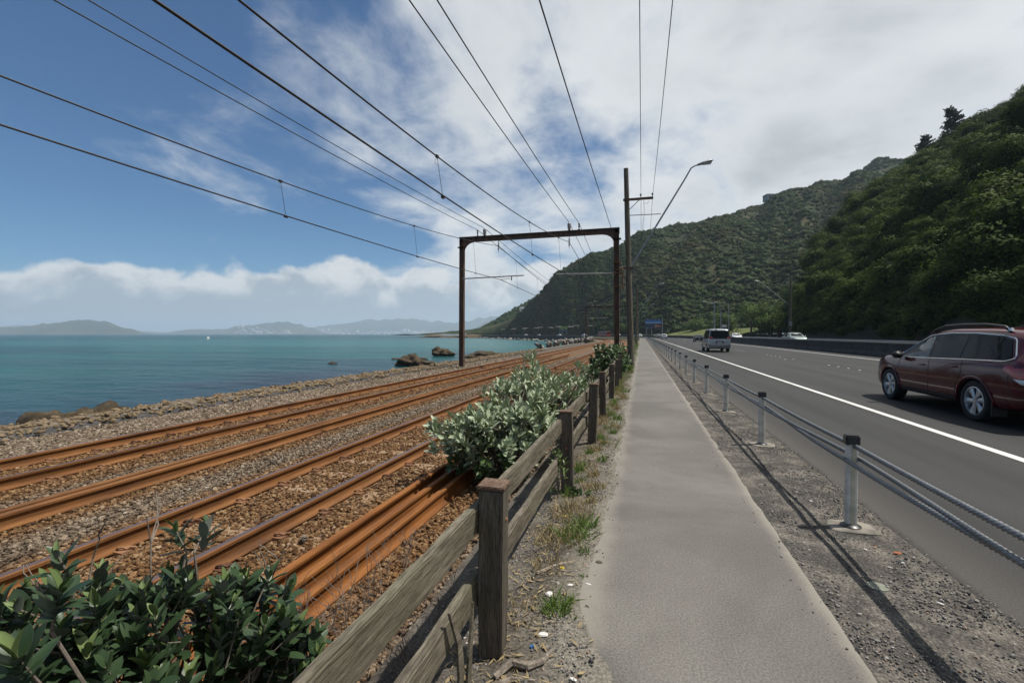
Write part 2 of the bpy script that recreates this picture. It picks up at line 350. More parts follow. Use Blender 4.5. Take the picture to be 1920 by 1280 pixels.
    paint('paint_white', (.72, .73, .73), .3, 0); paint('paint_navy', (.012, .014, .03), .25, .2); paint('paint_red', (.22, .012, .012), .3, .1)
    paint('paint_brown', (.12, .045, .018), .35, .2); paint('paint_bus', (.42, .03, .02), .4, 0); paint('paint_teal', (.10, .19, .19), .3, .4)
    paint('paint_sage', (.30, .36, .34), .32, .5)
    n = newmat('car_glass'); o = n.obj(); f = n.noise(o, 2, 3)
    MAT['car_glass'] = fin(n, n.mix(f, (.004, .006, .006), (.010, .013, .013)), .06, 0., spec=.14)
    n = newmat('car_glass_clear'); o = n.obj(); f = n.noise(n.mapv(o, (2, 2, 5)), 1.4, 4, .6, .6)
    MAT['car_glass_clear'] = fin(n, n.mix(n.smooth(f, .45, .62), (.012, .017, .016), (.13, .16, .145)), .06, 0., spec=.3)
    MAT['chrome'] = simple('chrome', (.62, .63, .65), .18, 1., .08, 4)
    MAT['alloy'] = simple('alloy', (.56, .58, .60), .3, .7, .1, 8)
    MAT['tyre'] = simple('tyre', (.018, .018, .018), .85, 0, .3, 10, .2)
    MAT['trim_black'] = simple('trim_black', (.016, .016, .016), .55, 0, .3, 8)
    MAT['wheel_well'] = simple('wheel_well', (.008, .008, .008), .9, 0, .3, 8)
    MAT['tail_red'] = simple('tail_red', (.42, .008, .010), .15, 0, .25, 18, coat=.8)
    MAT['tail_amber'] = simple('tail_amber', (.45, .10, .01), .15, 0, .2, 18, coat=.8)
    MAT['lamp_clear'] = simple('lamp_clear', (.6, .62, .64), .12, .2, .15, 20, coat=.8)
    MAT['plate'] = simple('plate', (.55, .56, .54), .5, 0, .1, 5)
    MAT['porcelain'] = simple('porcelain', (.42, .41, .40), .3, 0, .2, 8, coat=.4)
    MAT['porcelain_dark'] = simple('porcelain_dark', (.06, .045, .04), .3, 0, .2, 8, coat=.4)
    MAT['lamp_grey'] = simple('lamp_grey', (.34, .36, .38), .45, .4, .2, 5)
    MAT['shell_white'] = simple('shell_white', (.72, .70, .66), .6, 0, .15, 20)
    MAT['leaf_orange'] = simple('leaf_orange', (.42, .12, .03), .7, 0, .3, 20)
    MAT['leaf_yellow'] = simple('leaf_yellow', (.60, .42, .03), .7, 0, .25, 20)
    MAT['plastic_blue'] = simple('plastic_blue', (.03, .17, .45), .35, 0, .2, 10)
    MAT['plastic_green'] = simple('plastic_green', (.18, .48, .33), .4, 0, .2, 10)
    MAT['paint_mark'] = simple('paint_mark', (.24, .25, .195), .9, 0, .25, 25, space='pos')
    MAT['house_wall'] = simple('house_wall', (.20, .27, .30), .7, 0, .2, 2)
    MAT['house_white'] = simple('house_white', (.75, .75, .73), .7, 0, .1, 2)
    MAT['roof_grey'] = simple('roof_grey', (.16, .17, .18), .7, 0, .2, 2)
mk_materials()

# ------------------------------------------------------------------ mesh helpers
class MB:
    def __init__(s): s.v = []; s.f = []; s.mi = []; s.uv = None; s.tint = None
    def add(s, vs, fs, mi=0):
        o = len(s.v); s.v += [tuple(v) for v in vs]; s.f += [tuple(i+o for i in f) for f in fs]; s.mi += [mi]*len(fs); return s
    def box(s, c, d, mi=0, rot=None, taper=1., jit=0.):
        hx, hy, hz = d[0]/2, d[1]/2, d[2]/2; vs = []
        for z in (-1, 1):
            t = taper if z > 0 else 1.
            for x, y in ((-1, -1), (1, -1), (1, 1), (-1, 1)):
                p = Vector((x*hx*t, y*hy*t, z*hz))
                if jit: p += Vector((rnd.uniform(-jit, jit), rnd.uniform(-jit, jit), rnd.uniform(-jit, jit)))
                if rot: p.rotate(rot)
                vs.append(p+Vector(c))
        return s.add(vs, [(3, 2, 1, 0), (4, 5, 6, 7), (0, 1, 5, 4), (1, 2, 6, 5), (2, 3, 7, 6), (3, 0, 4, 7)], mi)
    def tube(s, pts, r, n=8, mi=0, caps=True, closed=False):
        pts = [Vector(p) for p in pts]; N = len(pts)
        rs = r if hasattr(r, '__len__') else [r]*N
        o = len(s.v); up = None
        for i, p in enumerate(pts):
            if closed: t = pts[(i+1) % N]-pts[i-1]
            else: t = pts[min(i+1, N-1)]-pts[max(i-1, 0)]
            t.normalize()
            if up is None:
                up = Vector((0, 0, 1)) if abs(t.z) < .9 else Vector((1, 0, 0))
            a = t.cross(up)
            if a.length < 1e-4: a = t.orthogonal()
            a.normalize(); b = a.cross(t); up = b
            for k in range(n):
                th = 2*math.pi*k/n; s.v.append(tuple(p+(a*math.cos(th)+b*math.sin(th))*rs[i]))
        M_ = N if closed else N-1
        for i in range(M_):
            j = (i+1) % N
            for k in range(n):
                l = (k+1) % n; s.f.append((o+i*n+k, o+i*n+l, o+j*n+l, o+j*n+k)); s.mi.append(mi)
        if caps and not closed:
            s.f.append(tuple(o+k for k in range(n))[::-1]); s.mi.append(mi)
            s.f.append(tuple(o+(N-1)*n+k for k in range(n))); s.mi.append(mi)
        return s
    def sweep_profile(s, prof, path, mi=0, closed=True, caps=True):
        """prof: [(side, up)], path: [(origin, side vec, up vec)]"""
        o = len(s.v); n = len(prof)
        for P, a, b in path:
            for u, w in prof: s.v.append(tuple(Vector(P)+Vector(a)*u+Vector(b)*w))
        K = n if closed else n-1
        for i in range(len(path)-1):
            for k in range(K):
                l = (k+1) % n; s.f.append((o+i*n+k, o+i*n+l, o+(i+1)*n+l, o+(i+1)*n+k)); s.mi.append(mi)
        if caps and closed:
            s.f.append(tuple(o+k for k in range(n))[::-1]); s.mi.append(mi)
            s.f.append(tuple(o+(len(path)-1)*n+k for k in range(n))); s.mi.append(mi)
        return s
    def lathe(s, prof, n=20, c=(0, 0, 0), axis='Z', mi=0, caps=True):
        o = len(s.v); c = Vector(c)
        for r, h in prof:
            for k in range(n):
                th = 2*math.pi*k/n; a, b = r*math.cos(th), r*math.sin(th)
                p = {'Z': (a, b, h), 'X': (h, a, b), 'Y': (b, h, a)}[axis]
                s.v.append(tuple(c+Vector(p)))
        for i in range(len(prof)-1):
            for k in range(n):
                l = (k+1) % n; s.f.append((o+i*n+k, o+i*n+l, o+(i+1)*n+l, o+(i+1)*n+k)); s.mi.append(mi)
        for i, rev in ((0, True), (len(prof)-1, False)):
            if caps and prof[i][0] > 1e-5:
                f = tuple(o+i*n+k for k in range(n)); s.f.append(f[::-1] if rev else f); s.mi.append(mi)
        return s
    def mesh(s, name, mats, smooth=False, sharp=None):
        me = bpy.data.meshes.new(name); me.from_pydata(s.v, [], s.f)
        for m in (mats if isinstance(mats, (list, tuple)) else [mats]): me.materials.append(MAT[m])
        if any(s.mi): me.polygons.foreach_set('material_index', s.mi)
        if s.uv:
            ul = me.uv_layers.new(name='UVMap'); d = ul.data
            idx = [0]*len(me.loops); me.loops.foreach_get('vertex_index', idx)
            ul.data.foreach_set('uv', [c for i in idx for c in s.uv[i]])
        if s.tint:
            at = me.attributes.new('tint', 'FLOAT', 'POINT'); at.data.foreach_set('value', s.tint)
        if smooth: me.polygons.foreach_set('use_smooth', [True]*len(me.polygons))
        if sharp: me.set_sharp_from_angle(angle=R(sharp))
        me.update(); return me
    def build(s, name, mats, parent=None, smooth=False, sharp=None, **tags):
        return link(name, s.mesh(name, mats, smooth, sharp), parent, **tags)
def link(name, me, parent=None, loc=None, rot=None, **tags):
    o = bpy.data.objects.new(name, me); COL.objects.link(o)
    if parent is not None: o.parent = parent
    if loc is not None: o.location = loc
    if rot is not None: o.rotation_euler = rot
    tag(o, **tags); return o
def tag(o, label=None, category=None, group=None, kind=None):
    for k, v in (('label', label), ('category', category), ('group', group), ('kind', kind)):
        if v: o[k] = v
    return o
def thing(name, loc, label, category, group=None, rz=0, scale=1.):
    o = bpy.data.objects.new(name, None); o.empty_display_size = .2; COL.objects.link(o)
    o.location = loc; o.rotation_euler = (0, 0, rz); o.scale = (scale,)*3
    return tag(o, label, category, group)
def dup(root, loc=None, rz=None, label=None, scale=None, parent=None):
    kids = [k for k in bpy.data.objects if k.parent == root]
    c = root.copy(); COL.objects.link(c)
    if parent is not None: c.parent = parent
    if loc is not None: c.location = loc
    if rz is not None: c.rotation_euler = (0, 0, rz)
    if scale is not None: c.scale = (scale,)*3
    if label: c['label'] = label
    for k in kids: dup(k, parent=c)
    return c
def lerp_tab(tab, x):
    if x <= tab[0][0]: return tab[0][1]
    for (a, b), (c, d) in zip(tab, tab[1:]):
        if x <= c: return b+(d-b)*(x-a)/(c-a)
    return tab[-1][1]

# ------------------------------------------------------------------ alignments (lateral offset, distance along) -> world
def make_align(s0, s1, ang):
    pts = [(0., 0., 0.)]; x = y = 0.; ds = .5
    for i in range(1400):
        s = i*ds; k = min(1, max(0, (s-s0)/(s1-s0))); h = k*ang
        x -= math.sin(h)*ds; y += math.cos(h)*ds; pts.append((x, y, h))
    def f(lat, s, z=0.):
        if s <= 0: return Vector((lat, s, z))
        i = min(len(pts)-2, int(s/ds)); t = s/ds-i
        a, b = pts[i], pts[i+1]
        px, py, h = (a[j]+(b[j]-a[j])*t for j in range(3))
        return Vector((px+lat*math.cos(h), py+lat*math.sin(h), z))
    f.heading = lambda s: min(1, max(0, (s-s0)/(s1-s0)))*ang
    return f
RAIL = make_align(110, 230, R(30)); ROAD = make_align(165, 280, R(32))
def steps(a, b, near=.5, far=4., mid=60):
    out = [a]; s = a
    while s < b:
        s += near if s < mid*.35 else (near*3 if s < mid else far)
        out.append(min(s, b))
    return out
def strip(name, al, prof, ss, mat, jl=None, jr=None, **tags):
    """a sheet swept along an alignment; UV = (lateral, along)"""
    m = MB(); m.uv = []; n = len(prof)
    for s in ss:
        for k, (lat, z) in enumerate(prof):
            l2 = lat
            t_ = (lat-prof[0][0])/(prof[-1][0]-prof[0][0])
            if jl: l2 += jl(s)*max(0, 1-t_*1.6)**1.5
            if jr: l2 += jr(s)*max(0, 1-(1-t_)*1.6)**1.5
            m.v.append(tuple(al(l2, s, z))); m.uv.append((l2, s))
    for i in range(len(ss)-1):
        for k in range(n-1): m.f.append((i*n+k, i*n+k+1, (i+1)*n+k+1, (i+1)*n+k)); m.mi.append(0)
    return m.build(name, mat, smooth=True, **tags)
def wall(name, al, prof, ss, mat, parent=None, **tags):
    m = MB(); path = []
    for s in ss:
        h = al.heading(s); path.append((al(0, s, 0), (math.cos(h), math.sin(h), 0), (0, 0, 1)))
    m.sweep_profile(prof, path); return m.build(name, mat, parent, **tags)
def nz(x, y=0., z=0.): return noise.noise(Vector((x, y, z)))
def fbm(v, o=4): return noise.fractal(Vector(v), 1., 2., o)

# ------------------------------------------------------------------ scatter by geometry nodes (stuff only)
def proto_collection(name, meshes):
    c = bpy.data.collections.new(name)
    for i, me in enumerate(meshes):
        o = bpy.data.objects.new(me.name, me); c.objects.link(o)
    return c
def scatter(name, pts, protos, label, category, parent=None):
    """pts: (x,y,z, scale, rx,ry,rz)"""
    me = bpy.data.meshes.new(name); me.from_pydata([p[:3] for p in pts], [], [])
    a = me.attributes.new('scl', 'FLOAT', 'POINT'); a.data.foreach_set('value', [p[3] for p in pts])
    a = me.attributes.new('rot', 'FLOAT_VECTOR', 'POINT'); a.data.foreach_set('vector', [c for p in pts for c in p[4:7]])
    a = me.attributes.new('pick', 'INT', 'POINT'); a.data.foreach_set('value', [rnd.randrange(len(protos)) for _ in pts])
    o = link(name, me, parent, label=label, category=category if parent is None else None, kind='stuff')
    t = bpy.data.node_groups.new(name, 'GeometryNodeTree')
    t.interface.new_socket('Geometry', in_out='INPUT', socket_type='NodeSocketGeometry')
    t.interface.new_socket('Geometry', in_out='OUTPUT', socket_type='NodeSocketGeometry')
    N, L = t.nodes, t.links
    gi, go = N.new('NodeGroupInput'), N.new('NodeGroupOutput')
    ci = N.new('GeometryNodeCollectionInfo'); ci.inputs['Collection'].default_value = proto_collection(name+'_shapes', protos)
    ci.inputs['Separate Children'].default_value = True; ci.inputs['Reset Children'].default_value = True
    ip = N.new('GeometryNodeInstanceOnPoints'); ip.inputs['Pick Instance'].default_value = True
    def attr(nm, ty):
        k = N.new('GeometryNodeInputNamedAttribute'); k.data_type = ty; k.inputs['Name'].default_value = nm
        return [q for q in k.outputs if q.enabled and q.name == 'Attribute'][0]
    e = N.new('FunctionNodeEulerToRotation'); L.new(attr('rot', 'FLOAT_VECTOR'), e.inputs[0])
    L.new(gi.outputs[0], ip.inputs['Points']); L.new(ci.outputs[0], ip.inputs['Instance'])
    L.new(attr('pick', 'INT'), ip.inputs['Instance Index']); L.new(e.outputs[0], ip.inputs['Rotation']); L.new(attr('scl', 'FLOAT'), ip.inputs['Scale'])
    L.new(ip.outputs[0], go.inputs[0])
    o.modifiers.new('scatter', 'NODES').node_group = t
    return o
def ico(sub=1):
    bm = bmesh.new(); bmesh.ops.create_icosphere(bm, subdivisions=sub, radius=1.)
    v = [p.co.copy() for p in bm.verts]; f = [tuple(q.index for q in p.verts) for p in bm.faces]; bm.free(); return v, f
ICO1, ICO2, ICO3, ICO4 = ico(1), ico(2), ico(3), ico(4)
def stone_mesh(name, seed, mat, flat=(1, .8, .6), src=ICO1, rough=.35, fr=1.1, chops=5):
    m = MB(); vs = []
    for p in src[0]:
        q = p*(1+rough*nz(p.x*fr+seed*3.1, p.y*fr+seed, p.z*fr)+rough*.4*nz(p.x*3*fr+seed, p.y*3*fr, p.z*3*fr)+rough*.2*nz(p.x*7*fr, p.y*7*fr+seed, p.z*7*fr))
        # chop flat facets
        for k in range(chops):
            rr = random.Random(seed*11+k); d = Vector((rr.gauss(0, 1), rr.gauss(0, 1), rr.gauss(0, 1))).normalized(); c = rr.uniform(.55, .85)
            e = q.dot(d)-c
            if e > 0: q = q-d*e
        vs.append((q.x*flat[0], q.y*flat[1], q.z*flat[2]))
    m.add(vs, src[1]); return m.mesh(name, mat)
# ------------------------------------------------------------------ the ground
SEA = -2.0
S_NEAR = steps(-30, 560, 1.0, 6., 60)
strip('ground', RAIL, [(-22, -4.2), (-15.2, -2.9), (-13.2, -1.3), (-12.55, -.52), (-11.2, -.46), (-4, -.44), (-1.55, -.43), (-1.3, -.34), (-.9, -.26), (0, -.2), (1.9, -.2), (2.3, -.2), (30, -.14), (60, -.1), (160, .5), (420, 2)],
      S_NEAR, 'hill_ground', kind='structure')
strip('ballast_bed', RAIL, [(-11.55, -.43), (-10.2, -.40), (-9.3, -.37), (-7.2, -.37), (-6.1, -.39), (-5.1, -.375), (-2.9, -.375), (-2.0, -.385), (-1.62, -.37), (-1.38, -.30), (-1.1, -.12)],
      steps(-12, 430, .8, 5., 60), 'ballast_bed', jr=lambda s: .06*nz(s*1.3), kind='structure')
def edge_wob(a, f, seed): return lambda s: a*(nz(s*f, seed)+.5*nz(s*f*2.7, seed+4)+.25*nz(s*f*7, seed+9))
vs_ = steps(-6, 185, .12, 3., 45)
def verge(name, lat0, lat1, z0, z1, mat, n=9, amp=.018, seed=0, al=ROAD, flat=1.):
    m = MB(); m.uv = []
    for s in vs_:
        for k in range(n):
            t = k/(n-1); la = lat0+(lat1-lat0)*t
            z = z0+(z1-z0)*min(1, t/flat)+amp*(nz(la*3.1, s*1.7, seed)+.5*nz(la*9, s*7, seed))*min(1, 4*t*(1-t)+.3)
            m.v.append(tuple(al(la, s, z))); m.uv.append((la, s))
    for i in range(len(vs_)-1):
        for k in range(n-1): m.f.append((i*n+k, i*n+k+1, (i+1)*n+k+1, (i+1)*n+k)); m.mi.append(0)
    return m.build(name, mat, smooth=True, kind='structure')
verge('verge', -1.3, -.02, -.13, -.010, 'verge_dirt', 16, .012, 3, ROAD, .62)
def vz(l): return -.13+.12*min(1, (l+1.3)/(1.28*.62))
verge('gravel_verge', .85, 2.0, -.016, -.022, 'verge_gravel', 10, .010, 8)
def left_edge(s):  # the worn edge of the path bulges in and out
    b = .20*math.exp(-((s-2.05)/.38)**2) - .05*math.exp(-((s-3.1)/.7)**2)
    return b+.07*nz(s*.9, 2.)+.035*nz(s*2.6, 5.)+.015*nz(s*8, 7.)
strip('path', ROAD, [(-.31, -.014), (-.26, -.004), (-.20, 0), (-.12, .002), (.1, .003), (.37, .004), (.65, .003), (.9, .0015), (1.03, -.003), (1.06, -.012)], steps(-6, 215, .07, 3., 45), 'footpath',
      jl=left_edge, jr=edge_wob(.03, 1.1, 12), kind='structure')
S_RD = steps(-12, 560, .25, 5., 60)
strip('road', ROAD, [(1.97, -.075), (2.08, -.098), (2.35, -.085), (2.7, -.066), (3.2, -.056), (4.8, -.05), (9.4, -.03), (14.5, -.05), (16.45, -.06)], S_RD, 'asphalt', jl=edge_wob(.03, 2.2, 20), kind='structure')
strip('road_verge_bank', ROAD, [(16.9, .20), (17.3, .21)], S_RD, 'verge_gravel', kind='structure')
strip('far_carriageway', ROAD, [(17.25, .215), (22, .24), (26.6, .22)], S_RD, 'asphalt', kind='structure')
strip('far_verge', ROAD, [(26.5, .205), (28.0, .24), (31, .4)], S_RD, 'verge_dirt', kind='structure')
def paint_line(name, lat, w, s0, s1, z, label=None):
    return strip(name, ROAD, [(lat-w/2, z), (lat+w/2, z)], steps(s0, s1, .5, 5., 60), 'road_paint', kind='structure')
paint_line('edge_line', 4.80, .15, -12, 540, -.044)
paint_line('edge_line', 14.45, .15, -12, 540, -.0445)
paint_line('edge_line', 26.2, .12, 20, 540, .227)
strip('cross_line', ROAD, [(2.75, -.060), (4.7, -.0455)], [46.0, 46.14], 'road_paint', kind='structure')
# raised ceramic lane dots in fours
dot = MB().lathe([(.055, 0), (.052, .010), (.036, .019), (.0, .022)], 12).mesh('lane_marker', 'road_paint', True)
k_ = 0
for g in range(11):
    for j in range(4):
        s = 23.9+12.2*g+1.16*j
        link('lane_marker', dot, None, ROAD(9.42, s, -.032), label='white raised ceramic lane dot in the dashed line between the lanes', category='lane marker', group='white lane dots')
for lat, s in ((8.9, 33.0), (9.42, 33.2), (12.6, 29.5)):
    link('lane_marker', dot, None, ROAD(lat, s, -.034), label='single white lane dot between two groups of four', category='lane marker', group='single lane dots')

# ------------------------------------------------------------------ sea
m = MB(); m.v = [(-15000, -3000, SEA), (500, -3000, SEA), (500, 14500, SEA), (-15000, 14500, SEA)]; m.f = [(0, 1, 2, 3)]; m.mi = [0]
m.build('sea', 'sea_water', kind='structure')

# ------------------------------------------------------------------ shore edge: kerb with stones along it
# low concrete kerb with a tarred strip behind it
wl = thing('sea_wall', (0, 0, 0), 'low stained concrete sea wall edge beside the ballast of the seaward track', 'sea wall')
m = MB(); path = []; prof = [(-12.62, -1.2), (-12.58, -.36), (-12.40, -.27), (-11.98, -.285), (-11.90, -.40), (-11.90, -.6)]
for s in steps(-10, 100, .35, 2., 50):
    j = .06*nz(s*1.2, 3)+.03*nz(s*4, 3); path.append((RAIL(j, s, .05*nz(s*.9, 8)+.025*nz(s*3.5, 2)), (1, 0, 0), (0, 0, 1)))
m.sweep_profile(prof, path); m.build('coping', 'concrete_stain', wl)
strip('tar_strip', RAIL, [(-11.95, -.33), (-11.7, -.345), (-11.45, -.38), (-11.3, -.43)], steps(-10, 100, .3, 2., 50), 'tar_strip', jr=edge_wob(.08, 1.5, 3), kind='structure')
protos = [stone_mesh('shore_stone', i, 'tan_rock', (1, .8, .62), ICO2, .4) for i in range(6)]
kk = 0
for s in [6.0, 7.4, 8.3, 9.4, 10.1, 11.6, 12.3, 13.7, 14.4, 15.8, 17.0, 18.1, 19.0, 20.6, 22.2, 23.4, 25.1, 26.9, 29, 31.5, 34, 37, 41, 46]:
    r = rnd.uniform(.16, .40)
    o = link('shore_stone', protos[kk % 6], None, RAIL(-12.72-rnd.uniform(0, .35), s+rnd.uniform(-.3, .3), -.50), (rnd.uniform(0, 1), 0, rnd.uniform(0, 6)),
             label='tan stone set along the outer edge of the sea wall', category='stone', group='stones along the sea wall edge')
    o.scale = (r, r*1.3, r); kk += 1
rr_ = random.Random(91); rub = []
for _ in range(5200):
    s = 3+rr_.random()**1.4*52; l = -12.15+rr_.gauss(0, .42)
    z = -.29 if l > -12.6 else -.29-(-12.6-l)*1.2
    if l > -11.95: z = -.34
    k = rr_.uniform(.02, .065)*(1.7 if rr_.random() < .12 else 1)*(1+.01*s)
    rub.append((l, s, z+.2*k, k, rr_.uniform(-.5, .5), rr_.uniform(-.5, .5), rr_.uniform(0, 6.3)))
scatter('shore_rubble', rub, [stone_mesh('rubble', 350+i, 'tan_rock', (1, .8, .6), ICO1, .35) for i in range(6)], 'loose tan rubble scattered along the sea wall edge', 'rubble')
def big_rock(name, loc, sc, seed, mat, label, group=None, rz=0., rough=.5):
    me = stone_mesh(name, seed, mat, (1, 1, 1), ICO3, rough, 1.5)
    o = link(name, me, None, loc, (0, 0, rz), label=label, category='rock', group=group); o.scale = sc
    return o
def rock_cluster(loc, parts, label, mat='crag_rock', rz=0.):
    """one craggy outcrop: several merged crags as parts of one rock"""
    t = thing('sea_rock', loc, label, 'rock', rz=rz)
    for i, (x, y, z, sx, sy, sz, sd) in enumerate(parts):
        m_ = MB(); m_.add([p*(1+.42*fbm((p.x*1.2+sd*2.3, p.y*1.2, p.z*1.2+sd), 2)+.26*noise.ridged_multi_fractal(p*1.9+Vector((sd*1.7, sd, 0)), 1., 2.1, 5, 1., 2.)-.22) for p in ICO4[0]], ICO4[1]); me = m_.mesh('crag', mat, True)
        o = link('crag', me, t, (x, y, z)); o.scale = (sx, sy, sz)
    return t
rock_cluster((-14.1, 8.0, -1.58), [(-.1, -.1, .45, .8, .75, .66, 3), (.2, .75, .62, .66, .75, .56, 9), (-.3, -1.0, .2, .8, .8, .5, 5), (.35, 1.35, .45, .5, .55, .4, 12), (.6, -1.5, .42, .5, .8, .42, 17), (.1, .35, .85, .4, .45, .3, 19), (-.3, 1.1, .3, .6, .5, .5, 14)],
             'large brown craggy rock at the water edge beside the low sea wall', rz=.1)
rock_cluster((-25.1, 46.4, -2.2), [(0, 0, .5, 1.3, 1.0, .8, 21), (.9, .5, .3, 1.2, .9, .55, 22), (-.9, 0, .2, .9, .8, .45, 23), (.15, .1, 1.1, .55, .5, .45, 24), (2.0, .9, .2, .6, .5, .45, 25)],
             'brown sea rock with a grey top standing in shallow water')
rock_cluster((-31.5, 68.5, -2.2), [(0, 0, .5, 1.3, 1.0, .8, 31), (-.7, 0, .9, .7, .6, .7, 32), (1.2, .2, .35, .9, .7, .6, 33)], 'dark sea rock with a steep notch standing farther out in the shallows')
rock_cluster((-27.9, 78.0, -2.2), [(0, 0, .2, 1.6, .7, .45, 36), (1.2, .2, .1, 1.0, .6, .4, 37)], 'small low dark rock just breaking the water behind the notched sea rock')
rock_cluster((-22.6, 64.2, -2.25), [(0, 0, .3, 2.6, 1.4, .75, 41), (2.2, .6, .2, 2.0, 1.1, .6, 42), (-2.4, 0, .1, 1.3, .9, .5, 43)], 'long low olive brown reef rock near the gantry foot')
for i, (x, y, s) in enumerate([(-29.5, 58, .5), (-33.5, 57.5, .45), (-36, 47, .4)]):
    rock_cluster((x, y, -2.15), [(0, 0, .1, s*1.4, s, s*.6, 50+i), (s, .1, 0, s*.8, s*.7, s*.4, 60+i)], ['small brown rock awash beside the grey topped sea rock', 'flat brown rock awash left of the grey topped sea rock', 'low brown rock awash seaward of the grey topped sea rock', 'little rock awash between the two larger sea rocks', 'little rock awash between the grey topped rock and the sea wall'][i])
# riprap boulders at the bend of the railway
bp = [stone_mesh('boulder', 70+i, 'boulder_grey', (1, .8, .7), ICO2, .5, 1.3) for i in range(7)]
for i in range(230):
    t = rnd.random()**.8; s = 60+t*75; lat = -12.5-rnd.random()**1.4*4.5
    r = rnd.uniform(.28, .62); z = -.35-(-12.7-lat)*.42+rnd.uniform(.1, .55)
    if lat > -14.5: z += .45*rnd.random()+.1
    o = link('boulder', bp[i % 7], None, RAIL(lat, s, z), (rnd.uniform(0, 3), rnd.uniform(0, 3), rnd.uniform(0, 6)), label='pale grey armour boulder heaped on the bank where the railway bends', category='boulder', group='riprap boulders by the railway bend')
    o.scale = (r, r*rnd.uniform(.8, 1.2), r*rnd.uniform(.75, 1.1))
# far stone sea wall round the bay
fw = thing('bay_sea_wall', (0, 0, 0), 'long dark stone sea wall curving round the bay under the far road', 'sea wall')
wall('wall_face', RAIL, [(-13.6, -3.0), (-12.9, .55), (-12.0, .55), (-12.0, -2.)], steps(150, 470, 4, 4), 'sea_wall_stone', fw)
wall('coping', RAIL, [(-13.0, .552), (-13.0, .75), (-12.1, .75), (-12.1, .552)], steps(150, 470, 4, 4), 'barrier_cap', fw)
for i in range(60):
    s = 150+i*5.3; r = rnd.uniform(.7, 1.6)
    o = link('toe_boulder', bp[i % 7], None, RAIL(-14.3-rnd.random()*1.2, s, -2.1+rnd.random()*.5), (rnd.random()*3, 0, rnd.random()*6), label='dark boulder at the foot of the far bay sea wall', category='boulder', group='boulders at the foot of the bay sea wall')
    o.scale = (r, r, r*.7)
for i, (x, y, sx, sy, sz) in enumerate([(-150, 395, 16, 7, 3.4), (-172, 405, 14, 6, 2.6), (-200, 430, 22, 6, 2.2), (-132, 385, 8, 6, 3.6)]):
    big_rock('point_rock', (x, y, -2.3), (sx, sy, sz), 80+i, 'shore_rock', ['tan rock ledge at the end of the bay sea wall', 'flat tan reef beyond the end of the bay sea wall', 'long low reef farthest out beyond the bay sea wall', 'tan rock shoulder abutting the bay sea wall end'][i])

# ------------------------------------------------------------------ hills
SLOPE = [(26, 0), (27.5, .2), (28.6, 3.2), (31, 7.5), (45, 23), (65, 41), (100, 68), (130, 80), (180, 92)]
END = [(24, 88), (28, 99), (45, 140), (65, 170), (100, 207), (160, 262), (240, 330)]
def near_h(x, y):
    e = lerp_tab(END, x); h = lerp_tab(SLOPE, x+1.2*nz(y*.09, 3))
    k = min(1., max(0, (x-28)/25))
    h += k*(5.5*fbm((x*.022, y*.022, 1.), 3)+3.5*nz(y*.055+x*.015, x*.012, 9))
    if y > e: h -= (y-e)*1.45
    return max(h*.945, -.6)
def grid_hill(name, x0, x1, y0, y1, dx, dy, fn, mat):
    m = MB(); nx = int((x1-x0)/dx)+1; ny = int((y1-y0)/dy)+1
    for j in range(ny):
        for i in range(nx): x = x0+i*dx; y = y0+j*dy; m.v.append((x, y, fn(x, y)))
    for j in range(ny-1):
        for i in range(nx-1): a = j*nx+i; m.f.append((a, a+1, a+nx+1, a+nx)); m.mi.append(0)
    return m.build(name, mat, smooth=True, kind='structure')
grid_hill('near_hill', 27.2, 182, -10, 300, 1.6, 2., near_h, 'cliff')
# mid hill: lofted from the foot along the road up to the ridge and down behind
MID = [((250, 390, 3), (440, 707, 248)), ((200, 345, 3), (370, 677, 231)), ((140, 300, 3), (315, 651, 210)), ((100, 262, 2.5), (256, 614, 196)), ((78, 246, 2), (222, 594, 172)), ((66, 243, 2), (201, 577, 168)),
       ((46, 252, 1.5), (128, 536, 138)), (tuple(ROAD(34, 248, 1.2)), (64, 486, 114)), (tuple(ROAD(33, 290, 1.2)), (-1.4, 436, 95)), (tuple(ROAD(32, 322, 1.2)), (-25, 435, 80)),
       (tuple(ROAD(32, 358, 1.2)), (-50, 438, 76)), (tuple(ROAD(32, 412, 1.2)), (-84, 454, 61)), (tuple(ROAD(31, 455, 1.2)), (-110, 468, 36)), (tuple(ROAD(31, 492, 1)), (-128, 483, 22.5)), (tuple(ROAD(30, 515, 0)), (-145, 489, 3))]
def loft_eval(tab, u, t, gully=1.):
    """u along (0..len-1), t: 0 foot, 1 ridge, >1 behind"""
    i = min(len(tab)-2, int(u)); f = u-i; f2 = f
    B = Vector(tab[i][0]).lerp(Vector(tab[i+1][0]), f2); Rg = Vector(tab[i][1]).lerp(Vector(tab[i+1][1]), f2)
    if t <= 1:
        p = B.lerp(Rg, t); c = t**.82 if t > 0 else 0
        p.z = B.z+(Rg.z-B.z)*(c*.8+.2*math.sin(t*math.pi/2))
        k = math.sin(t*math.pi)
        p.z += gully*k*(Rg.z*.085)*(fbm((p.x*.018, p.y*.007, 2.), 3)*1.2+nz(u*1.9, t*.8, 5)*1.1)
        p.z += gully*min(1, t*3)*2.4*fbm((p.x*.045, p.y*.045, 6.), 3)
    else:
        d = (Rg-B); d.z = 0; p = Rg+d.normalized()*(t-1)*160; p.z = Rg.z*(1-(t-1)*1.05)+2*fbm((p.x*.05, p.y*.05, 6.), 3)
    return p
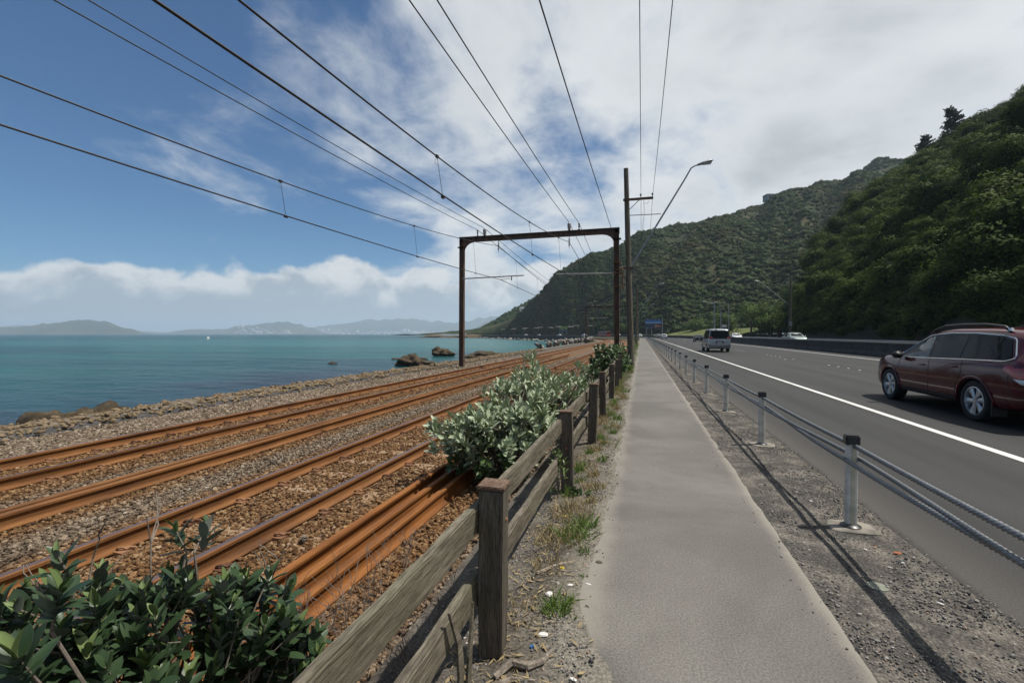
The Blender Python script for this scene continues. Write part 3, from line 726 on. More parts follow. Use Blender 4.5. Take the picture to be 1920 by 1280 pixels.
def loft_hill(name, tab, nu, ts, mat, gully=1.):
    m = MB(); L = len(tab)-1
    for j in range(nu+1):
        for t in ts: m.v.append(tuple(loft_eval(tab, L*j/nu*.9999, t, gully)))
    n = len(ts)
    for j in range(nu):
        for k in range(n-1): a = j*n+k; m.f.append((a, a+1, a+n+1, a+n)); m.mi.append(0)
    return m.build(name, mat, smooth=True, kind='structure')
TS = [i/44 for i in range(45)]+[1+i/10 for i in range(1, 10)]
loft_hill('mid_hill', MID, 200, TS, 'hill_ground')
HEAD = [((-60, 560, 0), (-40, 790, 150)), ((-96, 590, 0), (-105, 760, 114)), ((-140, 600, 0), (-153, 726, 69)), ((-165, 605, 0), (-167, 711, 58)), ((-195, 610, -1), (-197, 692, 39)), ((-222, 615, -2), (-218, 676, 23)), ((-244, 620, -2), (-235, 661, 8)), ((-255, 628, -3), (-244, 648, -1))]
loft_hill('headland', HEAD, 60, TS[::2]+[1.95], 'hill_ground', .7)
# grass bank between the road bend and the hill foot
strip('grass_bank', ROAD, [(28.2, .5), (31, 1.2), (35, 2.2), (44, 4.)], steps(170, 540, 4, 5), 'grass_bank', kind='structure')
def far_ridge(name, pts, depth, dirv, label=None):
    m = MB(); d = Vector(dirv).normalized(); P = []
    for (x0, y0, z0), (x1, y1, z1) in zip(pts, pts[1:]):
        n = 8
        for k in range(n):
            t = k/n; t2 = t*t*(3-2*t); x = x0+(x1-x0)*t; y = y0+(y1-y0)*t; z = z0+(z1-z0)*t2
            P.append((x, y, max(-3, z*(1+.10*nz(x*.006, y*.006))+6*fbm((x*.012, y*.012, 0), 3))))
    prof = [(-1, 0), (-.8, .12), (-.5, .5), (-.22, .86), (0, 1), (.3, .8), (.7, .4), (1, 0)]
    for x, y, z in P:
        for o, f in prof:
            q = Vector((x, y, 0))+d*(o*depth); m.v.append((q.x, q.y, -3+(z+3)*f*(1+.16*fbm((q.x*.006, q.y*.006, 3), 4))))
    n = len(prof)
    for j in range(len(P)-1):
        for k in range(n-1): a = j*n+k; m.f.append((a, a+1, a+n+1, a+n)); m.mi.append(0)
    return m.build(name, 'far_land', smooth=True, kind='structure')
far_ridge('island_hill', [(-6700, 2770, 50), (-6400, 2855, 75), (-6100, 2941, 66), (-5747, 3042, 88), (-5670, 3064, 110), (-5442, 3129, 140), (-5239, 3187, 134), (-5087, 3230, 117), (-4884, 3288, 58), (-4700, 3340, 4), (-4600, 3370, -3)], 420, (-.85, .53, 0))
far_ridge('peninsula_hill', [(-7180, 5240, -3), (-6809, 5339, 58), (-6612, 5395, 84), (-6178, 5519, 76), (-5980, 5575, 124), (-5704, 5654, 149), (-5546, 5699, 182), (-5310, 5766, 190), (-5073, 5834, 150), (-4876, 5890, 100), (-4700, 5940, 20), (-4600, 5970, -3)], 500, (-.7, .7, 0))
far_ridge('city_hill', [(-6800, 7420, 10), (-6523, 7500, 50), (-6117, 7616, 155), (-5711, 7731, 215), (-5102, 7905, 285), (-4494, 8078, 305), (-4088, 8194, 275), (-3682, 8309, 230), (-3378, 8396, 250), (-3074, 8482, 310), (-2820, 8555, 345), (-2465, 8656, 390), (-1500, 8900, 420)], 900, (-.45, .9, 0))
far_ridge('harbour_hill', [(-2500, 5200, -3), (-2050, 5330, 60), (-1800, 5400, 170), (-1500, 5480, 250), (-900, 5650, 330), (0, 5900, 400)], 500, (-.3, .95, 0))
far_ridge('outer_hill', [(-12500, 3400, 20), (-11500, 3900, 120), (-10500, 4400, 90), (-9500, 4900, 130), (-8300, 5400, 60), (-7300, 5800, 20)], 600, (-.9, .5, 0))
# far city: pale blocks, one mass
m = MB(); r2 = random.Random(3)
def town(n, x0, y0, x1, y1, dv, dep, hmax, w, tall):
    d = Vector(dv).normalized()
    for i in range(n):
        t = r2.random(); o = r2.random()**2
        p = Vector((x0+(x1-x0)*t, y0+(y1-y0)*t, 0))+d*(o*dep)
        ww = w*r2.uniform(.6, 1.6); h = r2.uniform(.5, 1)*tall*(1.8 if r2.random() < .08 else 1)
        m.box((p.x, p.y, -2+o*hmax+h/2), (ww, ww, h))
town(420, -5900, 6650, -3000, 7600, (-.45, .9, 0), 700, 120, 34, 18)
town(60, -4300, 7250, -3700, 7450, (-.45, .9, 0), 120, 10, 45, 55)
town(150, -5650, 5240, -4850, 5460, (-.7, .7, 0), 430, 150, 24, 14)
m.build('distant_city', 'city_block', kind='stuff', label='pale far-off town of small blocks along the hazy shore', category='town')
m = MB(); m.box((-3550, 7330, 8), (330, 60, 16), rot=Euler((0, 0, .28))); m.box((-3550, 7328, 20), (300, 40, 9), rot=Euler((0, 0, .28)))
m.build('long_white_shed', 'house_white', label='long white waterfront building on the far hazy shore', category='building')
# ------------------------------------------------------------------ railway tracks
RAILZ = -.355    # underside of rail foot
RP0 = [(-.068, 0), (.068, 0), (.068, .010), (.016, .028), (.010, .045), (.010, .105), (.034, .118), (.035, .142), (.026, .152), (-.026, .152), (-.035, .142), (-.034, .118), (-.010, .105), (-.010, .045), (-.016, .028), (-.068, .010)]
RP = [(u*(1.0 if abs(u) > .05 else .92), w*1.05) for u, w in RP0]
def rail_mesh(lat, s0, s1, al=RAIL, head=True, tilt=0., dlat=None, z=RAILZ, step=2., far=6.):
    m = MB(); ss = steps(s0, s1, step, far, 40); n = len(RP); ct, st = math.cos(tilt), math.sin(tilt)
    path = []
    for s in ss:
        h = al.heading(s); a = Vector((math.cos(h), math.sin(h), 0)); b = Vector((0, 0, 1))
        path.append((al(lat+(dlat(s) if dlat else 0), s, z), a*ct+b*st, b*ct-a*st))
    m.sweep_profile(RP, path)
    if head:
        for i in range(len(ss)-1):
            m.mi[i*n+8] = 1
    return m
def clip_mesh():
    m = MB()   # spring clip: a bent bar gripping the rail foot, on a small base plate
    m.tube([(.060, -.03, .026), (.085, -.035, .044), (.115, -.02, .046), (.14, .0, .026), (.165, .02, .040), (.175, .045, .030)], .0125, 6)
    m.box((.115, 0, .006), (.11, .14, .03))
    return m.mesh('rail_clip', 'clip_rust')
CLIP = clip_mesh()
SLEEP = MB().box((0, 0, 0), (2.1, .24, .16), jit=.012).mesh('sleeper', 'sleeper')
for name, cx, label in (('railway_track', -8.27, 'seaward railway track of rusty rails in pale stone ballast'), ('railway_track', -4.01, 'landward railway track of rusty rails in brown stained ballast')):
    t = thing(name, (0, 0, 0), label, 'railway track')
    for sg in (-1, 1):
        r_ = rail_mesh(cx+sg*.569, -8, 430).build('rail', ['rail_rust', 'rail_head'], t)
    s = -2.0; i = 0
    while s < 46:
        z = -.455+rnd.uniform(-.012, .012)
        link('sleeper', SLEEP, t, RAIL(cx, s, z), (0, rnd.uniform(-.006, .006), rnd.uniform(-.02, .02)))
        for sg in (-1, 1):
            if s < 40:
                for side in ((1,) if s > 22 else (1, -1)):
                    link('rail_clip', CLIP, t, RAIL(cx+sg*.569-side*.005, s, RAILZ-.004), (0, 0, 0 if side > 0 else math.pi))
        s += .62+rnd.uniform(-.015, .015); i += 1
# spare rails lying beside the tracks
for lat, tl, s0, s1, lab in ((-6.36, 0, -8, 41.5, 'seaward rail of the spare pair lying between the two tracks'), (-6.20, .0, -8, 39.8, 'landward rail of the spare pair lying between the two tracks')):
    o = rail_mesh(lat, s0, s1, head=False, tilt=tl, dlat=lambda s: .03*nz(s*.06, lat), z=-.372).build('spare_rail', 'rail_rust', label=lab, category='rail')
for i, (lat, tl, s0, s1, lab) in enumerate(((-2.66, -.12, -6, 25.5, 'bright rusty spare rail, the one closest to the landward track'), (-2.43, .05, -6, 26.2, 'bright rusty spare rail in the middle of the stack beside the fence'), (-2.235, .02, -6, 24.3, 'bright rusty spare rail, the one closest to the fence'))):
    rail_mesh(lat, s0, s1, head=False, tilt=tl, dlat=lambda s: .02*nz(s*.09, lat*3), z=-.375).build('spare_rail', 'rail_rust_bright', label=lab, category='rail')
# loose ballast stones
bst = [stone_mesh('stone', 200+i, 'ballast_stone', (1, .8, .62), ICO1, .3) for i in range(8)]
pts = []; r3 = random.Random(11)
BLOCK = [-8.27-.569, -8.27+.569, -4.01-.569, -4.01+.569, -6.28, -2.66, -2.43, -2.24]
def bed_z(l): return lerp_tab([(-11.55, -.43), (-10.2, -.40), (-9.3, -.37), (-7.2, -.37), (-6.1, -.39), (-5.1, -.375), (-2.9, -.375), (-2.0, -.385), (-1.62, -.37), (-1.38, -.30), (-1.1, -.12)], l)
for _ in range(250000):
    s = .4+(r3.random()**1.85)*38; l = r3.uniform(-11.5, -1.35)
    if s < -1.0*l*.45-.6: continue
    if s > 16 and r3.random() < .3: continue
    if any(abs(l-b) < .085 for b in BLOCK): continue
    sc = r3.uniform(.011, .027)*(1.45 if l < -9 else 1)*(1+.02*s)*(1.5 if r3.random() < .05 else 1)
    pts.append((l, s, bed_z(l)+sc*.25+(.012 if r3.random() < .3 else 0), sc, r3.uniform(-.6, .6), r3.uniform(-.6, .6), r3.uniform(0, 6.3)))
scatter('ballast_stones', pts, bst, 'loose crushed stone ballast around the railway tracks', 'ballast')
# verge gravel
vst = [stone_mesh('pebble', 300+i, 'verge_stone', (1, .85, .6), ICO1, .3) for i in range(7)]
pts = []
for _ in range(60000):
    s = .8+(r3.random()**2.2)*24; left = r3.random() < .40
    l = r3.uniform(-1.2, -.22) if left else r3.uniform(.86, 2.10)
    if left:
        if l > -.31+left_edge(s)-.02 and r3.random() < .85: continue
        z = vz(l) if l < -.31+left_edge(s) else .001
        d = fbm((l*2.2, s*2.2, 5), 3)
        if d < -.05 and r3.random() < .75: continue
    else:
        z = (.0 if l < 1.05 else -.018) if l < 2.03 else -.06
        d = fbm((l*1.7, s*1.3, 1), 3)
        if d < 0 and r3.random() < .8: continue
        if l < 1.06 and r3.random() < .965: continue
    sc = r3.uniform(.0035, .010)*(1.7 if r3.random() < .06 else 1)
    pts.append((l, s, z+.3*sc, sc, r3.uniform(-.5, .5), r3.uniform(-.5, .5), r3.uniform(0, 6.3)))
scatter('verge_pebbles', pts, vst, 'small loose gravel and grit scattered on the verges beside the footpath', 'gravel')

# ------------------------------------------------------------------ timber fence
FX, FP = -.73, [-.35, 2.22, 4.72, 6.92, 9.15, 11.85, 14.3, 16.65]
def bevel_box(d, w=.006, jit=.0):
    bm = bmesh.new(); bmesh.ops.create_cube(bm, size=1)
    bmesh.ops.scale(bm, vec=d, verts=bm.verts)
    n = max(1, int(max(d)/.16)); ax = max(range(3), key=lambda k: d[k])
    if n > 1:
        ed = [e for e in bm.edges if abs((e.verts[0].co-e.verts[1].co)[ax]) > .5*d[ax]]
        bmesh.ops.subdivide_edges(bm, edges=ed, cuts=n)
    bmesh.ops.bevel(bm, geom=[e for e in bm.edges if len(e.link_faces) == 2 and e.calc_face_angle() > .5], offset=w, segments=2, affect='EDGES')
    if jit:
        sd = rnd.uniform(0, 99)
        for v in bm.verts:
            q = v.co*5; v.co += Vector((nz(q.x+sd, q.y, q.z), nz(q.x, q.y+sd, q.z), nz(q.x, q.y, q.z+sd)))*jit
    me = bpy.data.meshes.new('timber'); bm.to_mesh(me); bm.free(); return me
FL = ['weathered timber fence post holding the fence end beside the dark glossy shrub', 'dark timber fence post with a reddish square top, by the driftwood', 'timber fence post with rusty bolt beside the silver bush and green weed', 'timber fence post just past the silver bush', 'timber fence post with a split pale side near the middle of the fence', 'slim timber fence post before the leafy bush', 'timber fence post half hidden behind its neighbour', 'last timber fence post, touching the leafy bush by the utility pole']
fh = [.84, .835, .80, .85, .85, .83, .82, .85]
lean = [0, .012, -.02, .03, -.02, .01, .02, -.01]
for i, y in enumerate(FP):
    t = thing('fence_post', (FX+rnd.uniform(-.01, .01), y, -.30), FL[i], 'fence post', 'timber fence posts', rz=rnd.uniform(-.06, .06))
    t.rotation_euler = (rnd.uniform(-.01, .01), lean[i], rnd.uniform(-.05, .05))
    h = fh[i]+.30
    me = bevel_box((.125, .125, h-.018), .006, .006); me.materials.append(MAT['fence_post_wood']); link('shaft', me, t, (0, 0, (h-.018)/2))
    me = bevel_box((.142, .142, .02), .004, .003); me.materials.append(MAT['post_top_wood']); link('cap', me, t, (0, 0, h-.008))
    if i == 2:
        MB().lathe([(.014, -.004), (.014, .008), (.008, .014), (0, .015)], 10, axis='Y').build('bolt', 'clip_rust', t).location = (0, -.072, .72)
    MB().lathe([(.010, -.004), (.010, .005), (0, .007)], 8, axis='X').build('nail', 'clip_rust', t).location = (.066, .0, h-.18)
for i in range(len(FP)-1):
    y0, y1 = FP[i], FP[i+1]
    if i == 0: y0 = -1.6
    for zc, nm in ((.655, 'upper'), (.285, 'lower')):
        L = y1-y0+.10
        me = bevel_box((.048, L, .146), .007, .010); me.materials.append(MAT['fence_rail_wood'])
        zz = zc+rnd.uniform(-.012, .012)
        where = ['between the dark glossy shrub and the red-capped post', 'between the red-capped post and the bolted post', 'beside the silver bush past the bolted post', 'in the fence bay just past the silver bush', 'in the middle fence bay', 'in the next to last fence bay', 'in the last fence bay before the leafy bush'][i]
        o = link('fence_rail', me, None, (FX-.0875+rnd.uniform(-.004, .004)-(.0 if i % 2 else .004), (y0+y1)/2, zz), (rnd.uniform(-.004, .004), 0, rnd.uniform(-.004, .004)), label=f'{nm} weathered grey timber fence rail {where}', category='fence rail', group='timber fence rails')
# broken splinter hanging on the lower rail
m = MB()
def splinter(pts, w):
    for i in range(len(pts)-1):
        a, b = Vector(pts[i]), Vector(pts[i+1]); w0, w1 = w[i], w[i+1]
        m.add([a+Vector((0, -w0, 0)), a+Vector((0, w0, 0)), b+Vector((0, w1, 0)), b+Vector((0, -w1, 0)), a+Vector((.012, -w0, 0)), a+Vector((.012, w0, 0)), b+Vector((.012, w1, 0)), b+Vector((.012, -w1, 0))],
              [(0, 1, 2, 3), (7, 6, 5, 4), (0, 4, 5, 1), (1, 5, 6, 2), (2, 6, 7, 3), (3, 7, 4, 0)])
splinter([(-.79, 1.86, -.10), (-.775, 1.87, .08), (-.77, 1.83, .26), (-.785, 1.76, .42)], [.035, .03, .022, .003])
splinter([(-.78, 1.96, -.10), (-.765, 1.95, .12), (-.765, 1.99, .34)], [.03, .022, .003])
m.build('broken_board', 'fence_rail_wood', label='splintered broken board leaning on the lower fence rail', category='board')

# ------------------------------------------------------------------ wire rope barrier
BX = 1.695
def barrier_proto(loc, label):
    t = thing('barrier_post', loc, label, 'barrier post', 'wire rope barrier posts')
    prof = []
    for a in range(24):   # rounded rectangular tube
        th = 2*math.pi*a/24; c, s = math.cos(th), math.sin(th); e = .45
        prof.append((math.copysign(abs(c)**e, c)*.042, math.copysign(abs(s)**e, s)*.030))
    m = MB(); m.sweep_profile(prof, [((0, 0, z), (1, 0, 0), (0, 1, 0)) for z in (0, .25, .5, .735)])
    m.build('post_tube', 'post_sleeve', t, True, 40)
    MB().box((.004, -.0315, .36), (.026, .004, .68)).build('reflective_strip', 'post_strip', t)
    me = bevel_box((.105, .078, .085), .010); me.materials.append(MAT['black_plastic']); link('cap', me, t, (0, 0, .735))
    MB().lathe([(.075, 0), (.075, .018), (.062, .026), (.05, .034)], 20).build('base_collar', 'black_plastic', t, True, 40)
    for sx in (-1, 1):
        m = MB(); m.box((sx*.050, -.02, .575), (.018, .03, .016)); m.build('rope_hook', 'black_plastic', t)
    return t
def footing(loc, label):
    m = MB(); n = 18; sd = rnd.uniform(0, 50); vs = []
    for z, k in ((-.10, 1.03), (.004, 1.02), (.011, .96)):
        for a in range(n):
            th = 2*math.pi*a/n; r = .165*(1+.2*nz(math.cos(th)+sd, math.sin(th)))*k; e = .6
            vs.append((math.copysign(abs(math.cos(th))**e, math.cos(th))*r*1.05, math.copysign(abs(math.sin(th))**e, math.sin(th))*r*.8, z))
    m.add(vs, [(a+q*n, (a+1) % n+q*n, n*(q+1)+(a+1) % n, n*(q+1)+a) for a in range(n) for q in (0, 1)]+[tuple(range(2*n, 3*n))])
    o = m.build('post_footing', 'concrete', label=label, category='footing', group='barrier post footings'); o.location = loc; return o
bys = [1.48]+[4.43+2.95*k for k in range(62)]
p0 = None
ordn = ['before the paint mark', 'first in the row, beside the round paint mark', 'second in the row past the round paint mark', 'third in the row past the round paint mark', 'fourth in the row past the round paint mark', 'fifth in the row past the round paint mark', 'sixth in the row past the round paint mark', 'seventh in the row past the round paint mark']
for i, y in enumerate(bys):
    if i == 0: lab = 'white barrier post with black cap before the one at the round paint mark'
    elif i < 8: lab = 'white barrier post with black cap, '+ordn[i]
    else: lab = 'white barrier post with black cap in the long far run of the rope barrier'
    z = -.02; loc = ROAD(BX, y, z)
    if p0 is None: p0 = barrier_proto(loc, lab)
    elif i < 24: c = dup(p0, loc, rnd.uniform(-.06, .06), lab)
    else:
        c = p0.copy(); COL.objects.link(c); c.location = loc; c['label'] = lab; c.rotation_euler = (0, 0, ROAD.heading(y))
        for k in [q for q in p0.children if q.name.split('.')[0] in ('post_tube', 'cap')]:
            q = k.copy(); COL.objects.link(q); q.parent = c
    if i < 14:
        f = footing(loc+Vector((.01, 0, 0)), 'rough concrete footing of a barrier post, '+(ordn[i].split(',')[0] if 0 < i < 8 else ('before the paint mark' if i == 0 else 'in the far run')))
def rope(name, fn, y0, y1, y2, r, label):
    """fn(y)->(x,z); twisted near part y0..y1, plain far part to y2"""
    m = MB(); n = 12; o = 0; pitch = .034; y = y0; rows = []
    while y < y1: rows.append((y, True)); y += .0065 if y < 6.5 else .012
    while y < y2: rows.append((y, False)); y += 1.475/2
    for (y, tw) in rows:
        x, z = fn(y); P = ROAD(x, y, z)
        for k in range(n):
            th = 2*math.pi*k/n; rr = r
            if tw: rr = r*(1.04+.22*math.cos(4*(th-2*math.pi*y/(pitch*4))))
            h = ROAD.heading(y)
            m.v.append((P.x+rr*math.cos(th)*math.cos(h), P.y+rr*math.cos(th)*math.sin(h), P.z+rr*math.sin(th)))
    for i in range(len(rows)-1):
        for k in range(n): l = (k+1) % n; m.f.append((i*n+k, i*n+l, (i+1)*n+l, (i+1)*n+k)); m.mi.append(0)
    return m.build(name, 'wire_rope', smooth=True, label=label, category='wire rope')
def weave(ph, z0):
    def f(y):
        u = (y-4.43)/2.95
        return BX+.047*math.cos(math.pi*(u+ph)), z0-.012*math.sin(math.pi*(u % 1))+.0*u
    return f
rope('wire_rope', lambda y: (BX+.012, .668-.012*math.sin(math.pi*(((y-4.43)/2.95) % 1))), .9, 9.5, 186, .0165, 'top twisted steel rope running through the barrier post caps')
rope('wire_rope', weave(0, .565), .9, 9.5, 186, .0155, 'lower twisted steel rope passing the road side of the post at the paint mark')
rope('wire_rope', weave(1, .545), .9, 9.5, 186, .0155, 'lower twisted steel rope passing the footpath side of the post at the paint mark')

# ------------------------------------------------------------------ median barrier, guard rail
t = thing('median_barrier', (0, 0, 0), 'long dark concrete median barrier between the two carriageways', 'barrier')
s = -8.0; seg = 6.0
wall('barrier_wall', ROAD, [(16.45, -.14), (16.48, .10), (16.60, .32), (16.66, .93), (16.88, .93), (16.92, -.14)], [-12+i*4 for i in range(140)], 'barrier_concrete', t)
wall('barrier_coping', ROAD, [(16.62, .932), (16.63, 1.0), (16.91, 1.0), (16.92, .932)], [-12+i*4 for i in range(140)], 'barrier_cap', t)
for i in range(40):
    MB().box((0, 0, 0), (.03, .025, .86)).build('joint', 'wheel_well', t).location = ROAD(16.645, 8+i*6, .46)
t = thing('guard_rail', (0, 0, 0), 'grey steel guard rail along the foot of the bush-covered hill', 'guard rail')
wall('beam', ROAD, [(26.9, .62), (26.84, .66), (26.9, .72), (26.9, .76), (26.84, .82), (26.9, .88), (26.93, .88), (26.93, .62)], [40+i*4 for i in range(100)], 'galvanised', t)
pm = MB().box((0, 0, 0), (.12, .14, .75)).mesh('post', 'galvanised')
for i in range(60): link('post', pm, t, ROAD(27.0, 42+i*4, .5))

# ------------------------------------------------------------------ railway gantry
def hsec(m, p0, p1, a, b, w=.30, d=.30, tk=.03):
    """H-section between two points; a = flange-normal direction, b = flange width direction"""
    a, b = Vector(a), Vector(b); P = [(Vector(p0), a, b), (Vector(p1), a, b)]
    m.sweep_profile([(-d/2, -w/2), (-d/2, w/2), (-d/2+tk, w/2), (-d/2+tk, tk/2), (d/2-tk, tk/2), (d/2-tk, w/2), (d/2, w/2), (d/2, -w/2), (d/2-tk, -w/2), (d/2-tk, -tk/2), (-d/2+tk, -tk/2), (-d/2+tk, -w/2)], P)
def insulator(parent, loc, big=True, down=False):
    x, y, z = loc; m = MB()
    if down:
        m.tube([(0, 0, 0), (0, 0, -.18)], .018, 6, 0)
        pr = [(.02, -.16)]
        for k in range(4): pr += [(.055, -.18-.11*k), (.06, -.21-.11*k), (.022, -.225-.11*k), (.02, -.26-.11*k)]
        m.lathe(pr+[(.0, -.64)], 12, mi=1); m.tube([(0, 0, -.6), (0, 0, -.72)], .012, 6, 0)
    elif big:
        m.lathe([(.07, 0), (.07, .06), (.035, .08)], 12, mi=0)
        pr = [(.04, .08)]
        for k in range(5): pr += [(.105, .10+.06*k), (.105, .135+.06*k), (.07, .145+.06*k)]
        m.lathe(pr+[(.04, .44), (0, .45)], 14, mi=1)
    else:
        m.lathe([(.05, 0), (.05, .05), (.025, .07), (.025, .14), (.055, .16), (.06, .2), (.03, .22), (.03, .27), (.055, .29), (.055, .34), (.02, .37), (0, .38)], 12, mi=0)
    o = m.build('insulator', ['porcelain_dark', 'porcelain'], parent, True, 40); o.location = loc; return o
def gantry(Y, xl, xr, top, tracks, label, detail=True, rz=0.):
    t = thing('railway_gantry', (0, Y, 0), label, 'gantry', 'railway gantries')
    m = MB(); hsec(m, (xl, 0, -.6), (xl+.05, 0, top), (1, 0, 0), (0, 1, 0), .24, .28); m.build('post', 'gantry_steel', t)
    m = MB(); hsec(m, (xr, 0, -.6), (xr-.05, 0, top), (1, 0, 0), (0, 1, 0), .24, .28); m.build('post', 'gantry_steel', t)
    m = MB(); hsec(m, (xl-.12, 0, top-.16), (xr+.12, 0, top-.16), (0, 0, 1), (0, 1, 0), .26, .30); m.build('beam', 'gantry_steel', t)
    if not detail: return t
    for x, sg in ((xl, 1), (xr, -1)):
        m = MB(); N = 9; rad = .62; cx, cz = x+sg*(.16+rad), top-.33-rad; vs = []
        for k in range(N):
            th = math.pi/2*k/(N-1); vs.append((cx-sg*rad*math.cos(th), cz+rad*math.sin(th)))
        cor = (x+sg*.14, top-.30)
        for yy in (-.10, .10):
            o = len(m.v); m.v += [(a, yy, b) for a, b in vs]+[(cor[0], yy, cor[1])]
            for k in range(N-1): m.f.append((o+k, o+k+1, o+N)); m.mi.append(0)
        for k in range(N-1): m.f.append((k, k+1, N+1+k+1, N+1+k)); m.mi.append(0)
        m.build('corner_bracket', 'gantry_steel', t)
        m = MB()
        for k in range(2): m.box((x, 0, top-.62-.9*k*0), (.40, .34, .05))
        m.build('clamp', 'clip_rust', t)
    for x in tracks[:1]: pass
    insulator(t, (xl+1.03, 0, top+.01), False); insulator(t, (xl+1.48, 0, top+.01), True)
    insulator(t, (xr-2.65, 0, top+.01), True); insulator(t, (xr-2.10, 0, top+.01), False)
    for x in tracks: insulator(t, (x, 0, top-.30), True, True)
    # registration arms
    for x0, x1, xw in ((xl+.15, tracks[0]+1.55, tracks[0]+.1), (xr-.15, tracks[1]-.75, tracks[1]+.1)):
        m = MB(); z = 4.93; m.tube([(x0, 0, z), (x1, 0, z+.07)], .035, 8); m.box((x0, 0, z), (.10, .16, .14))
        m.build('registration_arm', 'galvanised', t)
        m = MB(); xe = x1-.75 if x0 < x1 else x1+1.4
        m.tube([(xe, 0, z+.02), (xe, 0, z-.20)], .03, 6); m.tube([(xe, 0, z-.17), ((xe+xw)/2+.2, 0, z-.08), (xw, 0, 4.79)], .014, 6)
        m.build('steady_arm', 'gantry_steel', t)
    m = MB()
    for z in (5.5, 5.1, 4.93, 4.2): m.box((xr, 0, z), (.42, .36, .05))
    m.box((xr+.28, -.05, 4.5), (.07, .10, .95)); m.lathe([(.04, 0), (.06, .04), (.04, .08), (.06, .12), (.03, .16)], 10, c=(xr+.24, 0, 5.05))
    m.build('tension_fittings', 'clip_rust', t)
    m = MB(); m.tube([(xr-.12, -.16, top-.35), (xr-.22, -.17, top-.75), (xr-.16, -.17, top-1.2)], .012, 5); m.build('jumper_lead', 'overhead_wire', t)
    return t
GY = 25.65; XL, XR, GT = -10.47, -1.30, 7.42
gantry(GY, XL, XR, GT, (-8.13, -3.95), 'large rusty steel portal gantry spanning both railway tracks')
gantry(96.6, -11.3, -2.2, 7.4, (-8.4, -4.1), 'distant rusty gantry spanning the tracks, next after the large one')
gantry(150, -17.0, -7.6, 7.4, (-12, -7.9), 'smallest gantry seen where the railway starts to bend', False)
gantry(-25.65, -10.47, -1.30, 7.42, (-8.13, -3.95), 'rusty portal gantry carrying the wires before the large gantry')

# ------------------------------------------------------------------ overhead wires
def wire(name, fn, y0, y1, r, label, n=40, cat='wire'):
    m = MB(); m.tube([fn(y0+(y1-y0)*i/n) for i in range(n+1)], r, 6); return m.build(name, 'overhead_wire', label=label, category=cat)
def span_z(y, z0, zs): u = (y/GY); return z0+(zs-z0)*u*u
spans = (('seaward', -8.13), ('landward', -3.95))
for nm, x in spans:
    for ya, yb, tagx in ((-25.65, 25.65, 'near span'), (25.65, 96.6, 'span past the large gantry')):
        def mz(y, ya=ya, yb=yb):
            if yb < 30: return span_z(y, 4.95, 6.78)
            u = (y-ya)/(yb-ya); return 6.78-4*1.35*u*(1-u)
        def cz(y, ya=ya, yb=yb):
            if yb < 30: return span_z(y, 4.29, 4.79)
            u = (y-ya)/(yb-ya); return 4.79-.45*4*u*(1-u)
        def xx(y, x=x): return x if y < 60 else x-.3*(y-60)/36
        t = thing('catenary_wire', (0, 0, 0), f'overhead railway catenary of the {nm} track, {tagx}', 'overhead line', 'railway overhead lines')
        m = MB(); N = 60; m.tube([(xx(ya+(yb-ya)*i/N), ya+(yb-ya)*i/N, mz(ya+(yb-ya)*i/N)) for i in range(N+1)], .014 if yb < 30 else .017, 6); m.build('carrier_wire', 'overhead_wire', t)
        m = MB(); m.tube([(xx(ya+(yb-ya)*i/N)+.15, ya+(yb-ya)*i/N, cz(ya+(yb-ya)*i/N)) for i in range(N+1)], .015 if yb < 30 else .017, 6); m.build('contact_wire', 'overhead_wire', t)
        ys = [-19, -13.5, -8, -2.5, 2.6, 8.8, 15.3, 21.5] if yb < 30 else [29.5, 36, 43, 50, 57, 64, 71, 78, 85, 91]
        if nm == 'landward' and yb < 30: ys = [-19, -13.5, -8, -2.5, 2.0, 8.4, 16.2, 22.3]
        for y in ys:
            m = MB(); a, b = mz(y), cz(y)
            m.tube([(xx(y), y, a), (xx(y)+.1, y+.05, b)], .0055, 5)
            m.tube([(xx(y), y, a-.02), (xx(y)-.05, y, a-.07), (xx(y)-.04, y, a-.14), (xx(y)+.01, y, a-.16)], .004, 4)
            for q, zq in ((0, a), (.1, b)): m.box((xx(y)+q, y+.5*q, zq), (.045, .09, .05))
            m.build('dropper', 'overhead_wire', t)
def feeder(x, z_mid, z_sup, lab, r=.013, xs=None):
    wire('feeder_wire', lambda y: (x, y, span_z(y, z_mid, z_sup)), -25.65, 25.65, r, lab+', near span')
    def f2(y):
        u = (y-25.65)/70.95; return (x-1.0*u, y, z_sup-.9*4*u*(1-u)-.0)
    wire('feeder_wire', f2, 25.65, 96.6, .015, lab+', span past the large gantry')
feeder(XL+1.03, 7.13, GT+.38, 'outer thin feeder wire over the seaward gantry post')
feeder(XL+1.48, 7.19, GT+.45, 'inner thin feeder wire over the seaward gantry post', .012)
feeder(XR-2.65, 7.42, GT+.45, 'dark feeder wire on the white landward insulator', .014)
feeder(XR-2.10, 7.28, GT+.38, 'dark feeder wire on the dark landward insulator', .014)
wire('feeder_wire', lambda y: (-1.64, y, span_z(y, 7.05, GT+.02)), -25.65, 25.65, .014, 'dark wire running to the landward corner of the large gantry')

